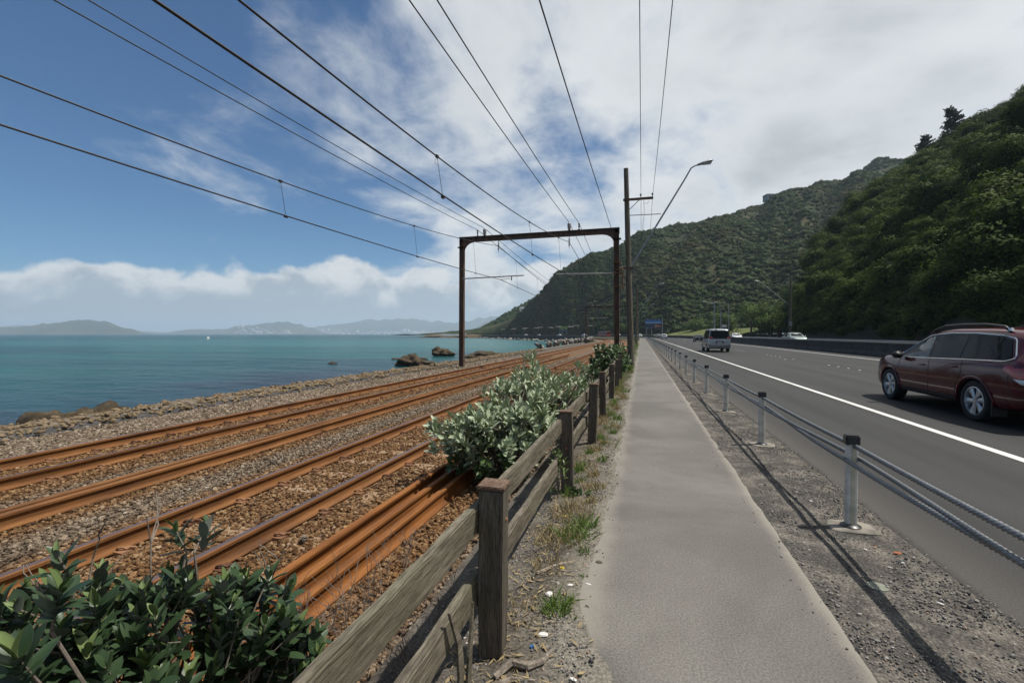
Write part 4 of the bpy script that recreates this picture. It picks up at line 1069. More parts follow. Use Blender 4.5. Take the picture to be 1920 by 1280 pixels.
# ------------------------------------------------------------------ utility poles with street lamps
def lamp_head(parent, p, sx=1, tilt=.22):
    m = MB(); P = Vector(p); c, s = math.cos(tilt), math.sin(tilt)
    path = []
    for u, hw, hh in ((0, .04, .04), (.06, .085, .06), (.25, .14, .085), (.50, .15, .085), (.68, .12, .07), (.74, .05, .03)):
        path.append((u, hw, hh))
    o = len(m.v); n = 12
    for u, hw, hh in path:
        for k in range(n):
            th = 2*math.pi*k/n; y = hw*math.cos(th); z = hh*math.sin(th)*(1 if math.sin(th) > 0 else .55)
            m.v.append((P.x+sx*(u*c-z*s*0), P.y+y, P.z+u*s+z))
    for i in range(len(path)-1):
        for k in range(n): l = (k+1) % n; m.f.append((o+i*n+k, o+i*n+l, o+(i+1)*n+l, o+(i+1)*n+k)); m.mi.append(0)
    m.f.append(tuple(range(o, o+n))[::-1]); m.mi.append(0); m.f.append(tuple(range(o+(len(path)-1)*n, o+len(path)*n))); m.mi.append(0)
    h = m.build('lamp_head', 'lamp_grey', parent, True, 50)
    m = MB(); m.box((P.x+sx*.46*c, P.y, P.z+.46*s-.065), (.36, .19, .05), taper=1.2); m.build('lamp_glass', 'lamp_clear', h)
def pole(lat, s, top, label, lean=0., r0=.17, r1=.115, arm=True, lampz=(4.95, 9.75), reach=3.0, xarm=True, side=1, mat='pole_wood', group='utility poles', zb=-.3):
    P = ROAD(lat, s, 0); t = thing('utility_pole', (P.x, P.y, 0), label, 'utility pole', group)
    m = MB(); N = 14; m.tube([(lean*(k/N), 0, zb+(top-zb)*k/N) for k in range(N+1)], [(r0+(r1-r0)*k/N)*(1+.02*nz(k*.7, s)) for k in range(N+1)], 16)
    m.build('shaft', mat, t, True, 50)
    lx = lambda z: lean*(z-zb)/(top-zb)
    if xarm:
        z = top-1.62; m = MB(); m.box((lx(z)+side*.55, -.16, z), (1.45, .09, .11)); m.tube([(lx(z)+side*.12, -.13, z-.5), (lx(z)+side*.62, -.16, z-.05)], .018, 6); xa = m.build('crossarm', 'gantry_steel', t)
        for q in (.68, 1.24):
            m = MB(); m.lathe([(.012, 0), (.012, .06), (.03, .08), (.045, .11), (.045, .15), (.025, .19), (0, .20)], 10); o = m.build('insulator', 'porcelain_dark', xa); o.location = (lx(z)+side*q, -.16, z+.055)
    if arm:
        z0, z1 = lampz; x0 = lx(z0)+side*.1; x1 = lx(z0)+side*reach
        m = MB(); m.tube([(x0, 0, z0), (x0+side*.02, 0, z0+.02)]+[(x0+(x1-x0)*k/8, 0, z0+(z1-z0)*k/8) for k in range(1, 8)]+[(x1-side*.06, 0, z1-.06), (x1+side*.10, 0, z1+.03), (x1+side*.22, 0, z1+.055)], [.052-.0018*k for k in range(12)], 8)
        m.build('lamp_arm', 'lamp_grey', t, True, 60)
        lamp_head(t, (x1+side*.20, 0, z1+.05), side)
        m = MB(); m.tube([(lx(z0+2.7), 0, z0+2.65), (x0+(x1-x0)*.5, 0, z0+(z1-z0)*.545)], .02, 6); m.box((lx(z0)+side*.0, 0, z0), (.50, .30, .05)); m.build('arm_stay', 'gantry_steel', t)
    return t
up = pole(-.50, 23.9, 9.97, 'tall weathered timber utility pole with a long lamp arm beside the path', lean=-.30)
m = MB(); m.tube([(.55, -.16, 8.24), (.60, -.16, 8.12), (.72, -.16, 8.08), (.82, -.16, 8.2)], .008, 5); m.tube([(.58, -.16, 8.15), (.60, -.15, 7.6), (.55, -.14, 7.2), (.52, .1, 6.6)], .008, 5); m.build('hanging_lead', 'overhead_wire', up)
pole(-.85, 79, 9.97, 'timber utility pole with lamp arm, second along the footpath', lean=.05, reach=3.4, xarm=True)
pole(-.9, 134, 9.9, 'timber utility pole with lamp arm, third along the footpath', reach=3.4)
pole(25.0, 90, 11.5, 'dark timber pole with a left-pointing lamp arm before the bush-covered hill', side=-1, reach=4.8, lampz=(6.6, 10.9), r0=.22, r1=.15, zb=0)
pole(27.4, 163, 11.3, 'pale pole with crossarm rising out of the roadside trees', side=-1, reach=3.6, lampz=(8.2, 12.0), r0=.14, r1=.1, mat='lamp_grey', zb=0)
pole(16.2+1.1, 122, 9.6, 'tall grey steel pole with a side arm behind the silver van', side=-1, arm=True, reach=1.9, lampz=(9.0, 9.6), r0=.16, r1=.12, mat='lamp_grey', xarm=False, zb=0)
pole(17.2, 112, 7.0, 'shorter grey pole with crossarm and sign plate behind the silver van', side=-1, arm=False, r0=.13, r1=.11, mat='lamp_grey', zb=0)
pole(30.5, 250, 11, 'pale pole with a round fitting right of the billboard', arm=False, r0=.2, r1=.16, mat='lamp_grey', xarm=True, zb=0)
for x, lab in ((.18, 'street power line over the footpath, inner wire'), (.74, 'street power line over the footpath, roadside wire')):
    wire('power_line', lambda y: (x-.24, y, 8.52-(1.30 if y < 23.9 else .9)*4*((y+31)/54.9 if y < 23.9 else (y-23.9)/55.1)*(1-((y+31)/54.9 if y < 23.9 else (y-23.9)/55.1))), -31, 79, .0085, lab, 80, 'power line')
# far lattice of gantry masts round the bay
for i, s in enumerate((205, 232, 262, 290, 318, 350, 385)):
    for lat in (-10.6, -1.0):
        P = RAIL(lat, s, 0); t = thing('railway_mast', tuple(P), 'slim grey railway mast standing along the far bay sea wall', 'mast', 'railway masts round the bay', rz=RAIL.heading(s))
        MB().tube([(0, 0, -.3), (0, 0, 7.6)], .085, 8).build('shaft', 'gantry_steel', t)
        sg = 1 if lat < -5 else -1
        MB().tube([(0, 0, 5.2), (sg*3.0, 0, 5.3)], .05, 6).build('arm', 'galvanised', t)
# ------------------------------------------------------------------ foliage: shapes
def soft(me, NR):
    me.normals_split_custom_set_from_vertices([tuple(k) for k in NR]); return me
def clump_mesh(name, seed, n, size, mat, core=.5, lob=.35, flat=.8):
    """a shrub crown of unit radius: many small leaf faces spread through lumpy lobes"""
    r = random.Random(seed); m = MB(); m.tint = []; NR = []
    lobes = [(Vector((r.gauss(0, 1), r.gauss(0, 1), r.gauss(.35, .8))).normalized()*r.uniform(.25, .62), r.uniform(.34, .62)) for _ in range(9)]
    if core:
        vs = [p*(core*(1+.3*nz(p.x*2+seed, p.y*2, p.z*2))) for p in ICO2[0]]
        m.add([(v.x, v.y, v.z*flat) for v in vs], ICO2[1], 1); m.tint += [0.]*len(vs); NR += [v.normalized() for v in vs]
    for i in range(n):
        c, rad = r.choice(lobes)
        d = Vector((r.gauss(0, 1), r.gauss(0, 1), r.gauss(.25, 1))).normalized()
        p = c+d*rad*(r.random()**.25)
        nrm = (d+Vector((r.gauss(0, .55), r.gauss(0, .55), r.gauss(.35, .5)))).normalized()
        a = nrm.orthogonal().normalized(); a.rotate(Matrix.Rotation(r.uniform(0, 6.3), 3, nrm)); b = nrm.cross(a)
        s = size*r.uniform(.6, 1.35); w = s*.55; tn = r.random()
        q = [p-a*s*.5, p+b*w*.5+nrm*s*.08, p+a*s*.5, p-b*w*.5+nrm*s*.08]
        m.add([(k.x, k.y, k.z*flat) for k in q], [(3, 2, 1, 0)], 0); m.tint += [tn]*4; sn = (d*.7+nrm*.35+p*.45+Vector((0, 0, .16))).normalized(); NR += [sn]*4
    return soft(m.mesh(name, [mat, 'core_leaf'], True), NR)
def hill_pts(n, sample, rmin, rmax, seed, lift=.2, powr=1.6):
    r = random.Random(seed); out = []
    while len(out) < n:
        q = sample(r)
        if q is None: continue
        s = rmin+(rmax-rmin)*r.random()**powr
        out.append((q[0], q[1], q[2]+s*lift, s, r.uniform(-.25, .25), r.uniform(-.25, .25), r.uniform(0, 6.3)))
    return out
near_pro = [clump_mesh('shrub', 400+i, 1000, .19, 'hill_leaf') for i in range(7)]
def s_near(r):
    x = 28.3+r.random()**1.35*95; y = r.uniform(8, 262)
    if y > lerp_tab(END, x)+9: return None
    if x < 30.2 and r.random() < .55: return None
    if y > 100 and x < 40 and r.random() < .4: return None
    z = near_h(x, y)
    return (x, y, z) if z > 1.2 else None
def s_foot(r):
    x = 28.1+r.random()*4.5; y = r.uniform(14, 104)
    if y > lerp_tab(END, x)+3: return None
    return (x, y, near_h(x, y))
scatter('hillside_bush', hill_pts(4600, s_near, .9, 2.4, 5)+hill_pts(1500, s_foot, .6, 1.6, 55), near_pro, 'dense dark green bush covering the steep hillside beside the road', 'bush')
big_pro = [clump_mesh('shrub', 420+i, 3000, .095, 'hill_leaf', .55) for i in range(5)]
scatter('hillside_trees', hill_pts(1500, s_near, 1.8, 4.6, 15, .45, 1.5), big_pro, 'rounded green tree crowns standing out of the hillside bush', 'bush')
mid_pro = [clump_mesh('shrub', 440+i, 330, .36, 'far_leaf', .52) for i in range(6)]
def s_mid(r):
    u = r.random()*(len(MID)-1.001); t = r.random()*1.04
    p = loft_eval(MID, u, t)
    if fbm((p.x*.02, p.y*.02, 11), 3) > .42 and r.random() < .8: return None
    return p
scatter('far_hillside_bush', hill_pts(24000, s_mid, 1.1, 3.4, 6, .05, 1.7), mid_pro, 'low green scrub covering the long ridge behind the road bend', 'bush')
def s_head(r):
    u = r.random()*(len(HEAD)-1.001); t = r.random()*1.05
    return loft_eval(HEAD, u, t, .7)
scatter('headland_bush', hill_pts(2600, s_head, 1.6, 4.0, 8, .1), mid_pro, 'grey green scrub on the hazy headland beyond the bay', 'bush')

# ------------------------------------------------------------------ roadside trees
def tree(loc, h, rx, seed, label, n=2600, leaf='tree_leaf', size=.42, group='roadside trees'):
    r = random.Random(seed); t = thing('tree', loc, label, 'tree', group)
    m = MB(); m.tube([(0, 0, -.5), (.1, .05, h*.3), (-.1, .1, h*.55)], [h*.035, h*.026, h*.014], 8)
    limbs = []
    for k in range(8):
        a = r.uniform(0, 6.3); z0 = h*r.uniform(.18, .45); e = Vector((math.cos(a)*rx*r.uniform(.4, .75), math.sin(a)*rx*r.uniform(.4, .75), h*r.uniform(.5, .85)))
        m.tube([(0, 0, z0), tuple(Vector((0, 0, z0)).lerp(e, .5)+Vector((0, 0, .3))), tuple(e)], [h*.016, h*.01, h*.004], 6); limbs.append(e)
    m.build('trunk', 'bark', t, True)
    m = MB(); m.tint = []; NR = []; ctr = Vector((0, 0, h*.5))
    lobes = [(e+Vector((r.gauss(0, .6), r.gauss(0, .6), r.gauss(0, .5))), rx*r.uniform(.28, .5)) for e in limbs for _ in (0, 1)]+[(Vector((r.gauss(0, rx*.3), r.gauss(0, rx*.3), h*r.uniform(.25, .95))), rx*r.uniform(.3, .48)) for _ in range(8)]
    for i in range(n):
        c, rad = r.choice(lobes); d = Vector((r.gauss(0, 1), r.gauss(0, 1), r.gauss(.2, 1))).normalized(); p = c+d*rad*(r.random()**.3)
        if p.z < .3: continue
        nrm = (d+Vector((r.gauss(0, .6), r.gauss(0, .6), r.gauss(.4, .5)))).normalized(); a = nrm.orthogonal().normalized(); a.rotate(Matrix.Rotation(r.uniform(0, 6.3), 3, nrm)); b = nrm.cross(a)
        s = size*r.uniform(.6, 1.4); m.add([p-a*s*.5, p+b*s*.3+nrm*s*.1, p+a*s*.5, p-b*s*.3+nrm*s*.1], [(3, 2, 1, 0)]); m.tint += [r.random()]*4; NR += [(d*.8+nrm*.35+(p-ctr).normalized()*.45+Vector((0, 0, .5))).normalized()]*4
    link('crown', soft(m.mesh('crown', leaf, True), NR), t); return t
for i, (x, y, z, h, rx, lab) in enumerate([(33, 158, .3, 10.5, 5.2, 'dark round tree behind the opposite carriageway, left of the lamp pole'), (37, 143, .3, 11, 5.4, 'tall dark tree between the pale pole and the lamp pole'),
        (31.5, 128, .3, 6.2, 3.6, 'low bright green tree at the edge of the opposite carriageway'), (40, 134, .5, 14.5, 6., 'broad light green tree above the lamp pole'),
        (45, 150, .5, 16, 7., 'largest light green tree against the hillside end'), (30, 190, .5, 8, 5., 'bushy tree beyond the pale pole'), (33, 215, .5, 9, 6., 'bushy tree farther along by the grass bank'),
        (26, 246, 1, 7.5, 5.5, 'low bushy tree beside the billboard'), (12, 285, 1, 8, 6, 'bushy tree right behind the billboard'), (-8, 300, 1, 8, 6, 'bushy tree left of the billboard'), (46, 176, 1, 12, 6, 'tall tree in the gully behind the roadside trees')]):
    tree((x, y, z), h, rx, 500+i, lab, 3600 if i < 5 else 2200, size=.44 if i < 5 else .6)
def conifer(loc, h, seed, label, lean=0., wide=.36):
    r = random.Random(seed); t = thing('pine_tree', loc, label, 'pine tree', 'pines on the ridge')
    MB().tube([(0, 0, -1), (lean*h*.5, 0, h*.5), (lean*h, 0, h)], [h*.03, h*.02, h*.006], 7).build('trunk', 'bark', t)
    m = MB(); m.tint = []
    for k in range(44):
        z = h*(.22+.76*r.random()); L = h*wide*(1.1-z/h)**.7*r.uniform(.6, 1.15); a = r.uniform(0, 6.3); d = Vector((math.cos(a), math.sin(a), .25))
        for j in range(26):
            p = Vector((lean*z, 0, z))+d*L*(j/26)**.8+Vector((r.gauss(0, .3), r.gauss(0, .3), r.gauss(.1, .2)))
            n_ = Vector((r.gauss(0, 1), r.gauss(0, 1), r.gauss(.6, .6))).normalized(); b = n_.orthogonal().normalized(); c = n_.cross(b); s = r.uniform(.35, .75)
            m.add([p-b*s, p+c*s*.35, p+b*s, p-c*s*.35], [(0, 1, 2, 3)]); m.tint += [r.random()]*4
    m.build('crown', 'pine_leaf', t); return t
def crest(ax, ay):
    best = max(((near_h(ax*d, ay*d)-1.6)/d, d) for d in range(120, 330, 2)); d = best[1]
    return (ax*d, ay*d, near_h(ax*d, ay*d)+1.2)
conifer(crest(.441, .897), 6.8, 3, 'dark spreading pine standing alone on the ridge line', 0., .5)
conifer(crest(.475, .880), 8.5, 4, 'larger dark pine leaning on the ridge beside the hill crest', -.25, .45)

# ------------------------------------------------------------------ near shrubs with single leaves
def leaf_mesh(name, top, under, width=.42, cup=.10, droop=.12, n=6):
    """a leaf of unit length along +Y, upper side up: two skins, midrib fold"""
    m = MB()
    for skin, mi in ((.0, 0), (-.006, 1)):
        o = len(m.v)
        for i in range(n+1):
            t = i/n; w = width*.5*math.sin(math.pi*min(1, t*.93+.05))**.62*(1-.12*t); z = -droop*t*t+skin
            if i == n: w = .004
            m.v += [(-w, t, z+cup*w*2), (0, t, z), (w, t, z+cup*w*2)]
        for i in range(n):
            a = o+i*3
            for q in ((a, a+1, a+4, a+3), (a+1, a+2, a+5, a+4)): m.f.append(q if mi == 0 else q[::-1]); m.mi.append(mi)
    return m.mesh(name, [top, under], True)
def basis(d, up):
    y = d.normalized(); x = y.cross(up)
    if x.length < 1e-4: x = y.orthogonal()
    x.normalize(); z = x.cross(y); return Matrix((x, y, z)).transposed()
def shrub(name, base, stems, seed, leaves, L, label, group=None, nparts=300, per=(9, 13), view=(0, 0, 1.6), young=None, twig_r=.006, updir=.75, rosette_len=.10, spread=(.35, 1.05)):
    """stems: list of (tip, start); leaves: [leaf meshes]; the 300 leaves seen largest are parts of their own"""
    r = random.Random(seed); t = thing(name, base, label, 'shrub', group); B = Vector(base); m = MB(); LV = []
    for tip, start, *big in stems:
        big = big[0] if big else 1.; tip = Vector(tip)-B; st = Vector(start)-B; mid = st.lerp(tip, .55)+Vector((r.gauss(0, .04), r.gauss(0, .04), r.uniform(.0, .08)))
        m.tube([st, mid, tip], [twig_r*1.6, twig_r*1.1, twig_r*.6], 5)
        ax = (tip-mid).normalized(); ax = (ax*(1-updir)+Vector((r.gauss(0, .18), r.gauss(0, .18), 1))*updir).normalized()
        k = r.randint(*per); ph = r.uniform(0, 6.3)
        for j in range(k):
            u = j/(k-1); a = ph+j*2.4
            side = ax.orthogonal().normalized(); side.rotate(Matrix.Rotation(a, 3, ax))
            op = spread[1]+(spread[0]-spread[1])*u       # outer leaves open wide, inner ones stand up
            d = ax*math.cos(op)+side*math.sin(op); d = (d+Vector((r.gauss(0, .1), r.gauss(0, .1), r.gauss(0, .1)))).normalized()
            p = tip-ax*rosette_len*(1-u)
            ln = big*L*r.uniform(.7, 1.2)*(1 if u < .75 else .68)
            yg = young is not None and u > .72 and r.random() < young[1]
            LV.append((p, basis(d, (ax+side*-.2) if abs(d.dot(ax)) < .97 else side), ln, yg))
    m.build('branches', 'twig', t)
    V = Vector(view)-B; LV.sort(key=lambda q: (q[0]-V).length/q[2])
    pick = LV[:nparts]; rest = LV[nparts:]
    for p, M3, ln, yg in pick:
        me = (young[0] if yg else leaves[r.randrange(len(leaves))])
        o = link('leaf', me, t); o.matrix_local = Matrix.Translation(p) @ M3.to_4x4() @ Matrix.Scale(ln, 4)
    if rest:
        acc = {}
        for p, M3, ln, yg in rest:
            me = young[0] if yg else leaves[r.randrange(len(leaves))]; acc.setdefault(me.name, (me, []))[1].append((p, M3, ln))
        for me, lst in acc.values():
            q = MB(); q.tint = []; vs = [v.co.copy() for v in me.vertices]; fs = [tuple(f.vertices) for f in me.polygons]; mis = [f.material_index for f in me.polygons]
            for p, M3, ln in lst:
                o = len(q.v); q.v += [tuple(p+(M3 @ v)*ln) for v in vs]; q.f += [tuple(i+o for i in f) for f in fs]; q.mi += mis; q.tint += [r.random()]*len(vs)
            q.build('foliage', [k.name for k in me.materials], t, True, kind='stuff')
    return t
LD = [leaf_mesh('leaf', 'leaf_dark', 'leaf_under', w, c, d) for w, c, d in ((.46, .12, .10), (.38, .2, .20), (.50, .05, .05))]
LY = leaf_mesh('leaf', 'leaf_young', 'leaf_young', .34, .35, .05)
LS = [leaf_mesh('leaf', 'leaf_silver', 'leaf_under_silver', w, c, d) for w, c, d in ((.36, .2, .08), (.42, .12, .14), (.33, .3, .02))]
LM = [leaf_mesh('leaf', 'leaf_mid', 'leaf_mid', w, .2, .1, 3) for w in (.5, .6)]
def blob_stems(blobs, seed, starts):
    r = random.Random(seed); out = []
    for (c, rad, n) in blobs:
        c = Vector(c); rad = Vector(rad)
        for _ in range(n):
            d = Vector((r.gauss(0, 1), r.gauss(0, 1), r.gauss(.25, .9))).normalized(); k = r.uniform(.55, 1.0)
            tip = c+Vector((d.x*rad.x, d.y*rad.y, d.z*rad.z))*k
            s = Vector(r.choice(starts)); out.append((tip, s.lerp(c, .35+.3*r.random()) if r.random() < .8 else s))
    return out
# dark shrub in the near corner
st = blob_stems([((-1.93, 1.02, .62), (.28, .22, .16), 34), ((-1.72, 1.30, .50), (.34, .2, .20), 44), ((-1.55, 1.50, .42), (.22, .16, .22), 34), ((-1.42, 1.56, .22), (.17, .12, .22), 30), ((-1.75, .95, .35), (.42, .28, .28), 52), ((-2.05, .72, .55), (.2, .2, .22), 18), ((-1.5, 1.2, .1), (.3, .25, .25), 30)], 21, [(-1.7, 1.25, -.38), (-1.55, 1.35, -.38), (-1.9, 1.1, -.38)])
st += [((-1.78, 1.36, .83), (-1.72, 1.3, .5)), ((-1.74, 1.46, .80), (-1.7, 1.4, .5)), ((-1.90, 1.05, .85), (-1.9, 1.05, .5))]
st += [((-1.50, .74, .80), (-1.55, .95, .4), 1.2), ((-1.62, .9, .86), (-1.6, 1.0, .4), 1.1)]
near_shrub = shrub('coastal_shrub', (-1.7, 1.25, -.38), st, 22, LD, .092, 'dark glossy coastal shrub with pale young tips in front of the rusty rails', nparts=300, young=(LY, .6), per=(9, 14), twig_r=.004, updir=.45, spread=(.3, 1.15))
m = MB(); r4 = random.Random(77)
def twigs(m, p, d, L, r, depth, rr=None):
    rr = rr or r4; p = Vector(p); d = Vector(d).normalized(); pts = [p]; q = p
    for k in range(4): q = q+(d+Vector((rr.gauss(0, .18), rr.gauss(0, .18), rr.gauss(0, .15))))*L/4; pts.append(q)
    m.tube(pts, [r, r*.9, r*.8, r*.7, r*.5], 5)
    if depth:
        for k in range(rr.randint(2, 4)):
            i = rr.randint(1, 4); e = Vector((rr.gauss(0, 1), rr.gauss(0, 1), rr.gauss(.3, .6))).normalized(); twigs(m, pts[i], d*.9+e*.8, L*rr.uniform(.4, .65), r*.65, depth-1, rr)
for x, y, z, L in ((-1.98, 1.05, .55, .30), (-2.02, 1.18, .55, .30), (-1.88, 1.35, .45, .42), (-1.62, 1.62, .35, .28)): twigs(m, (x, y, z), (r4.gauss(0, .15), r4.gauss(0, .1), 1), L, .0045, 1)
o = m.build('bare_twigs', 'twig', near_shrub); o.matrix_parent_inverse = near_shrub.matrix_world.inverted(); o.location = (0, 0, 0)
o.matrix_parent_inverse = Matrix.Translation((1.7, -1.25, .38))
# silver-leaved shrub by the fence
st = blob_stems([((-1.80, 5.45, .30), (.62, .55, .46), 74), ((-2.25, 5.55, .24), (.55, .40, .36), 54), ((-1.40, 5.75, .36), (.38, .50, .40), 42), ((-1.75, 6.6, .52), (.65, .7, .48), 84), ((-1.75, 7.7, .62), (.60, .7, .50), 72), ((-1.45, 8.9, .50), (.50, .8, .46), 50), ((-1.95, 8.3, .95), (.30, .3, .38), 12), ((-1.3, 10.2, .35), (.35, .7, .4), 16), ((-1.25, 9.9, .62), (.2, .2, .40), 8)], 31, [(-1.75, 5.8, -.38), (-1.7, 6.8, -.38), (-1.6, 7.9, -.38), (-1.45, 9, -.38)])
st = [s for s in st if s[0].z > -.22 and s[0].x < -.93]
silver = shrub('silver_shrub', (-1.7, 6.8, -.40), st, 32, LS, .135, 'silvery grey green shrub growing over the timber fence rails', per=(10, 14), twig_r=.006, updir=.55, spread=(.25, 1.0), rosette_len=.13)
# its inner and lower shade is put in as darker green leaves
st = blob_stems([((-1.80, 5.6, .02), (.62, .5, .36), 40), ((-1.75, 6.7, .12), (.62, .8, .42), 40), ((-1.6, 8.1, .15), (.55, .8, .42), 30), ((-2.2, 5.65, .0), (.45, .35, .25), 18)], 33, [(-1.75, 5.8, -.38), (-1.7, 6.8, -.38), (-1.6, 7.9, -.38)])
st = [s for s in st if s[0].z > -.3 and s[0].x < -.93]
sh2 = shrub('shade_leaves', (-1.7, 6.6, -.40), st, 34, [leaf_mesh('leaf', 'leaf_mid', 'leaf_under', .42, .15, .12, 4)], .13, 'darker green leaves painting the shade inside and below the silvery shrub', nparts=120, per=(8, 11), twig_r=.007, updir=.2)
# leafy bush by the utility pole
st = blob_stems([((-1.35, 20.6, .45), (.95, .9, .85), 150), ((-.92, 19.6, .15), (.50, .7, .6), 60), ((-1.85, 20.2, .1), (.6, .8, .5), 60), ((-1.3, 22.6, .4), (.8, 1.2, .7), 60)], 41, [(-1.3, 20.6, -.35), (-1.4, 21.8, -.35)])
shrub('leafy_bush', (-1.3, 20.8, -.38), [s for s in st if s[0].z > -.3], 42, LM, .15, 'round glossy green bush filling the gap between fence end and utility pole', nparts=200, per=(9, 12), updir=.15, young=(LY, .25), spread=(.4, 1.4))
st = blob_stems([((-1.45, 14.6, -.02), (.50, 1.1, .32), 60), ((-1.75, 16.6, .05), (.5, .9, .35), 50), ((-1.45, 12.6, -.08), (.32, .7, .24), 34)], 43, [(-1.5, 14.5, -.36), (-1.6, 16.3, -.36)])
shrub('low_bush', (-1.5, 15, -.38), st, 44, LM, .12, 'low green bush spreading along the rail side of the far fence', nparts=120, per=(8, 11), updir=.15, spread=(.4, 1.4))
for i, (x, y, z0, h, n, lab) in enumerate([(-.80, 4.52, -.12, .55, 14, 'bright yellow green weed climbing between the fence rails by the bolted post'), (-.66, 4.62, -.1, .14, 7, 'small green weed at the foot of the bolted fence post'), (-.56, 4.55, -.08, .09, 3, 'tiny dark weed beside the foot of the bolted post'), (-.95, 24.6, -.1, 1.2, 40, 'narrow leafy bush growing behind the utility pole'), (-1.0, 70, -.1, 1.6, 50, 'leafy bush at the foot of the second utility pole')]):
    st = blob_stems([((x, y, z0+h*.55), (.10+.05*h+(.5 if y > 20 else 0), .10+(.8 if y > 20 else 0), h*.5), n)], 50+i, [(x, y, z0)])
    shrub('weed' if y < 20 else 'leafy_bush', (x, y, z0-.02), st, 60+i, [LY] if i == 0 else LM, .075 if y < 20 else .16, lab, nparts=60, per=(5, 8), twig_r=.003, updir=.4)

# ------------------------------------------------------------------ dead twigs, grass
def dead_brush(name, spots, label, seed):
    m = MB(); rr = random.Random(seed)
    for x, y, z, L, n in spots:
        for _ in range(n): twigs(m, (x+rr.gauss(0, .05), y+rr.gauss(0, .06), z), (rr.gauss(0, .4), rr.gauss(0, .4), 1), L*rr.uniform(.6, 1.2), .0035, 2, rr)
    return m.build(name, 'twig', label=label, category='dead shrub')
dead_brush('dead_shrub', [(-1.95, 2.5, -.36, .34, 6), (-1.82, 2.75, -.36, .34, 6), (-1.72, 3.05, -.36, .32, 5), (-1.88, 2.25, -.36, .38, 6), (-1.7, 2.45, -.36, .30, 5), (-1.65, 3.4, -.36, .28, 4)], 'leafless grey twiggy shrub in front of the bright spare rails', 5)
dead_brush('dead_shrub', [(-1.1, 1.6, -.2, .3, 9), (-1.12, 2.05, -.2, .26, 9), (-1.0, 1.2, -.2, .28, 6), (-1.1, 2.6, -.2, .22, 8), (-1.0, 1.85, -.15, .22, 8), (-1.05, 3.1, -.2, .2, 7)], 'tangle of dark dead twigs under the fence rails', 6)
def grass(name, spots, mat, label, seed, w=.0035):
    m = MB(); m.tint = []; rr = random.Random(seed)
    for x, y, z, rad, h, n in spots:
        z = vz(x)-.012
        for _ in range(n):
            a = rr.uniform(0, 6.3); q = rad*math.sqrt(rr.random()); p = Vector((x+q*math.cos(a), y+q*math.sin(a)*1.2, z))
            d = Vector((rr.gauss(0, .45), rr.gauss(0, .45), 1)).normalized(); L = h*rr.uniform(.45, 1.15); sd = d.cross(Vector((rr.gauss(0, 1), rr.gauss(0, 1), 0))).normalized()*w*rr.uniform(.7, 1.5)
            b = Vector((d.x, d.y, -.3))*L*rr.uniform(.1, .5); mid = p+d*L*.55+b*.25; e = p+d*L+b
            m.add([p-sd, p+sd, mid+sd*.7, mid-sd*.7, e], [(0, 1, 2, 3), (3, 2, 4)]); m.tint += [rr.random()]*5
    return m.build(name, mat, kind='stuff', label=label, category='grass')
gs = [(-.47, 2.62, -.06, .085, .12, 120), (-.40, 2.72, -.06, .03, .08, 30), (-.50, 3.6, -.06, .13, .16, 150), (-.44, 3.85, -.05, .09, .14, 90), (-.40, 3.35, -.05, .05, .1, 40), (-.36, 3.0, -.05, .02, .05, 14), (-.36, 2.55, -.05, .02, .05, 12), (-.72, 4.55, -.09, .06, .16, 40)]
r5 = random.Random(4)
for k in range(46):
    y = 5+k*.42; gs.append((-.60+r5.uniform(-.14, .2), y, -.06, r5.uniform(.04, .15), r5.uniform(.08, .22), int(r5.uniform(25, 90))))
for k in range(30): gs.append((-.72+r5.uniform(-.15, .2), 25+k*1.8, -.06, .3, .4, 60))
grass('green_grass', gs, 'grass_green', 'green grass tufts along the fence edge of the footpath', 8)
gd = [(-.62, 3.55, -.07, .2, .14, 240), (-.6, 4.1, -.07, .2, .15, 240), (-.62, 3.1, -.07, .12, .1, 80), (-.66, 2.55, -.08, .14, .1, 60)]
for k in range(50): gd.append((-.64+r5.uniform(-.14, .2), 4.4+k*.4, -.07, r5.uniform(.06, .18), r5.uniform(.06, .16), int(r5.uniform(50, 140))))
grass('dry_grass', gd, 'grass_dry', 'dry straw coloured grass and weeds under the timber fence', 9)
# flat straw and leaf litter
m = MB(); m.tint = []; rr = random.Random(15)
for _ in range(3800):
    s = 1.2+rr.random()**1.6*16; l = -.70+rr.gauss(0, .2)
    if l > -.30+left_edge(s): continue
    z = vz(l)+.012; a = rr.uniform(0, 6.3); L = rr.uniform(.015, .07); w = L*rr.uniform(.06, .25)
    d = Vector((math.cos(a), math.sin(a), rr.gauss(0, .2)))*L; n_ = Vector((-math.sin(a), math.cos(a), rr.gauss(0, .3)))*w; p = Vector((l, s, z))
    m.add([p-d*.5, p+n_*.5, p+d*.5, p-n_*.5], [(0, 1, 2, 3)]); m.tint += [rr.random()]*4
m.build('leaf_litter', 'grass_dry', kind='stuff', label='brown straw and dead leaf litter along the fence foot', category='litter')
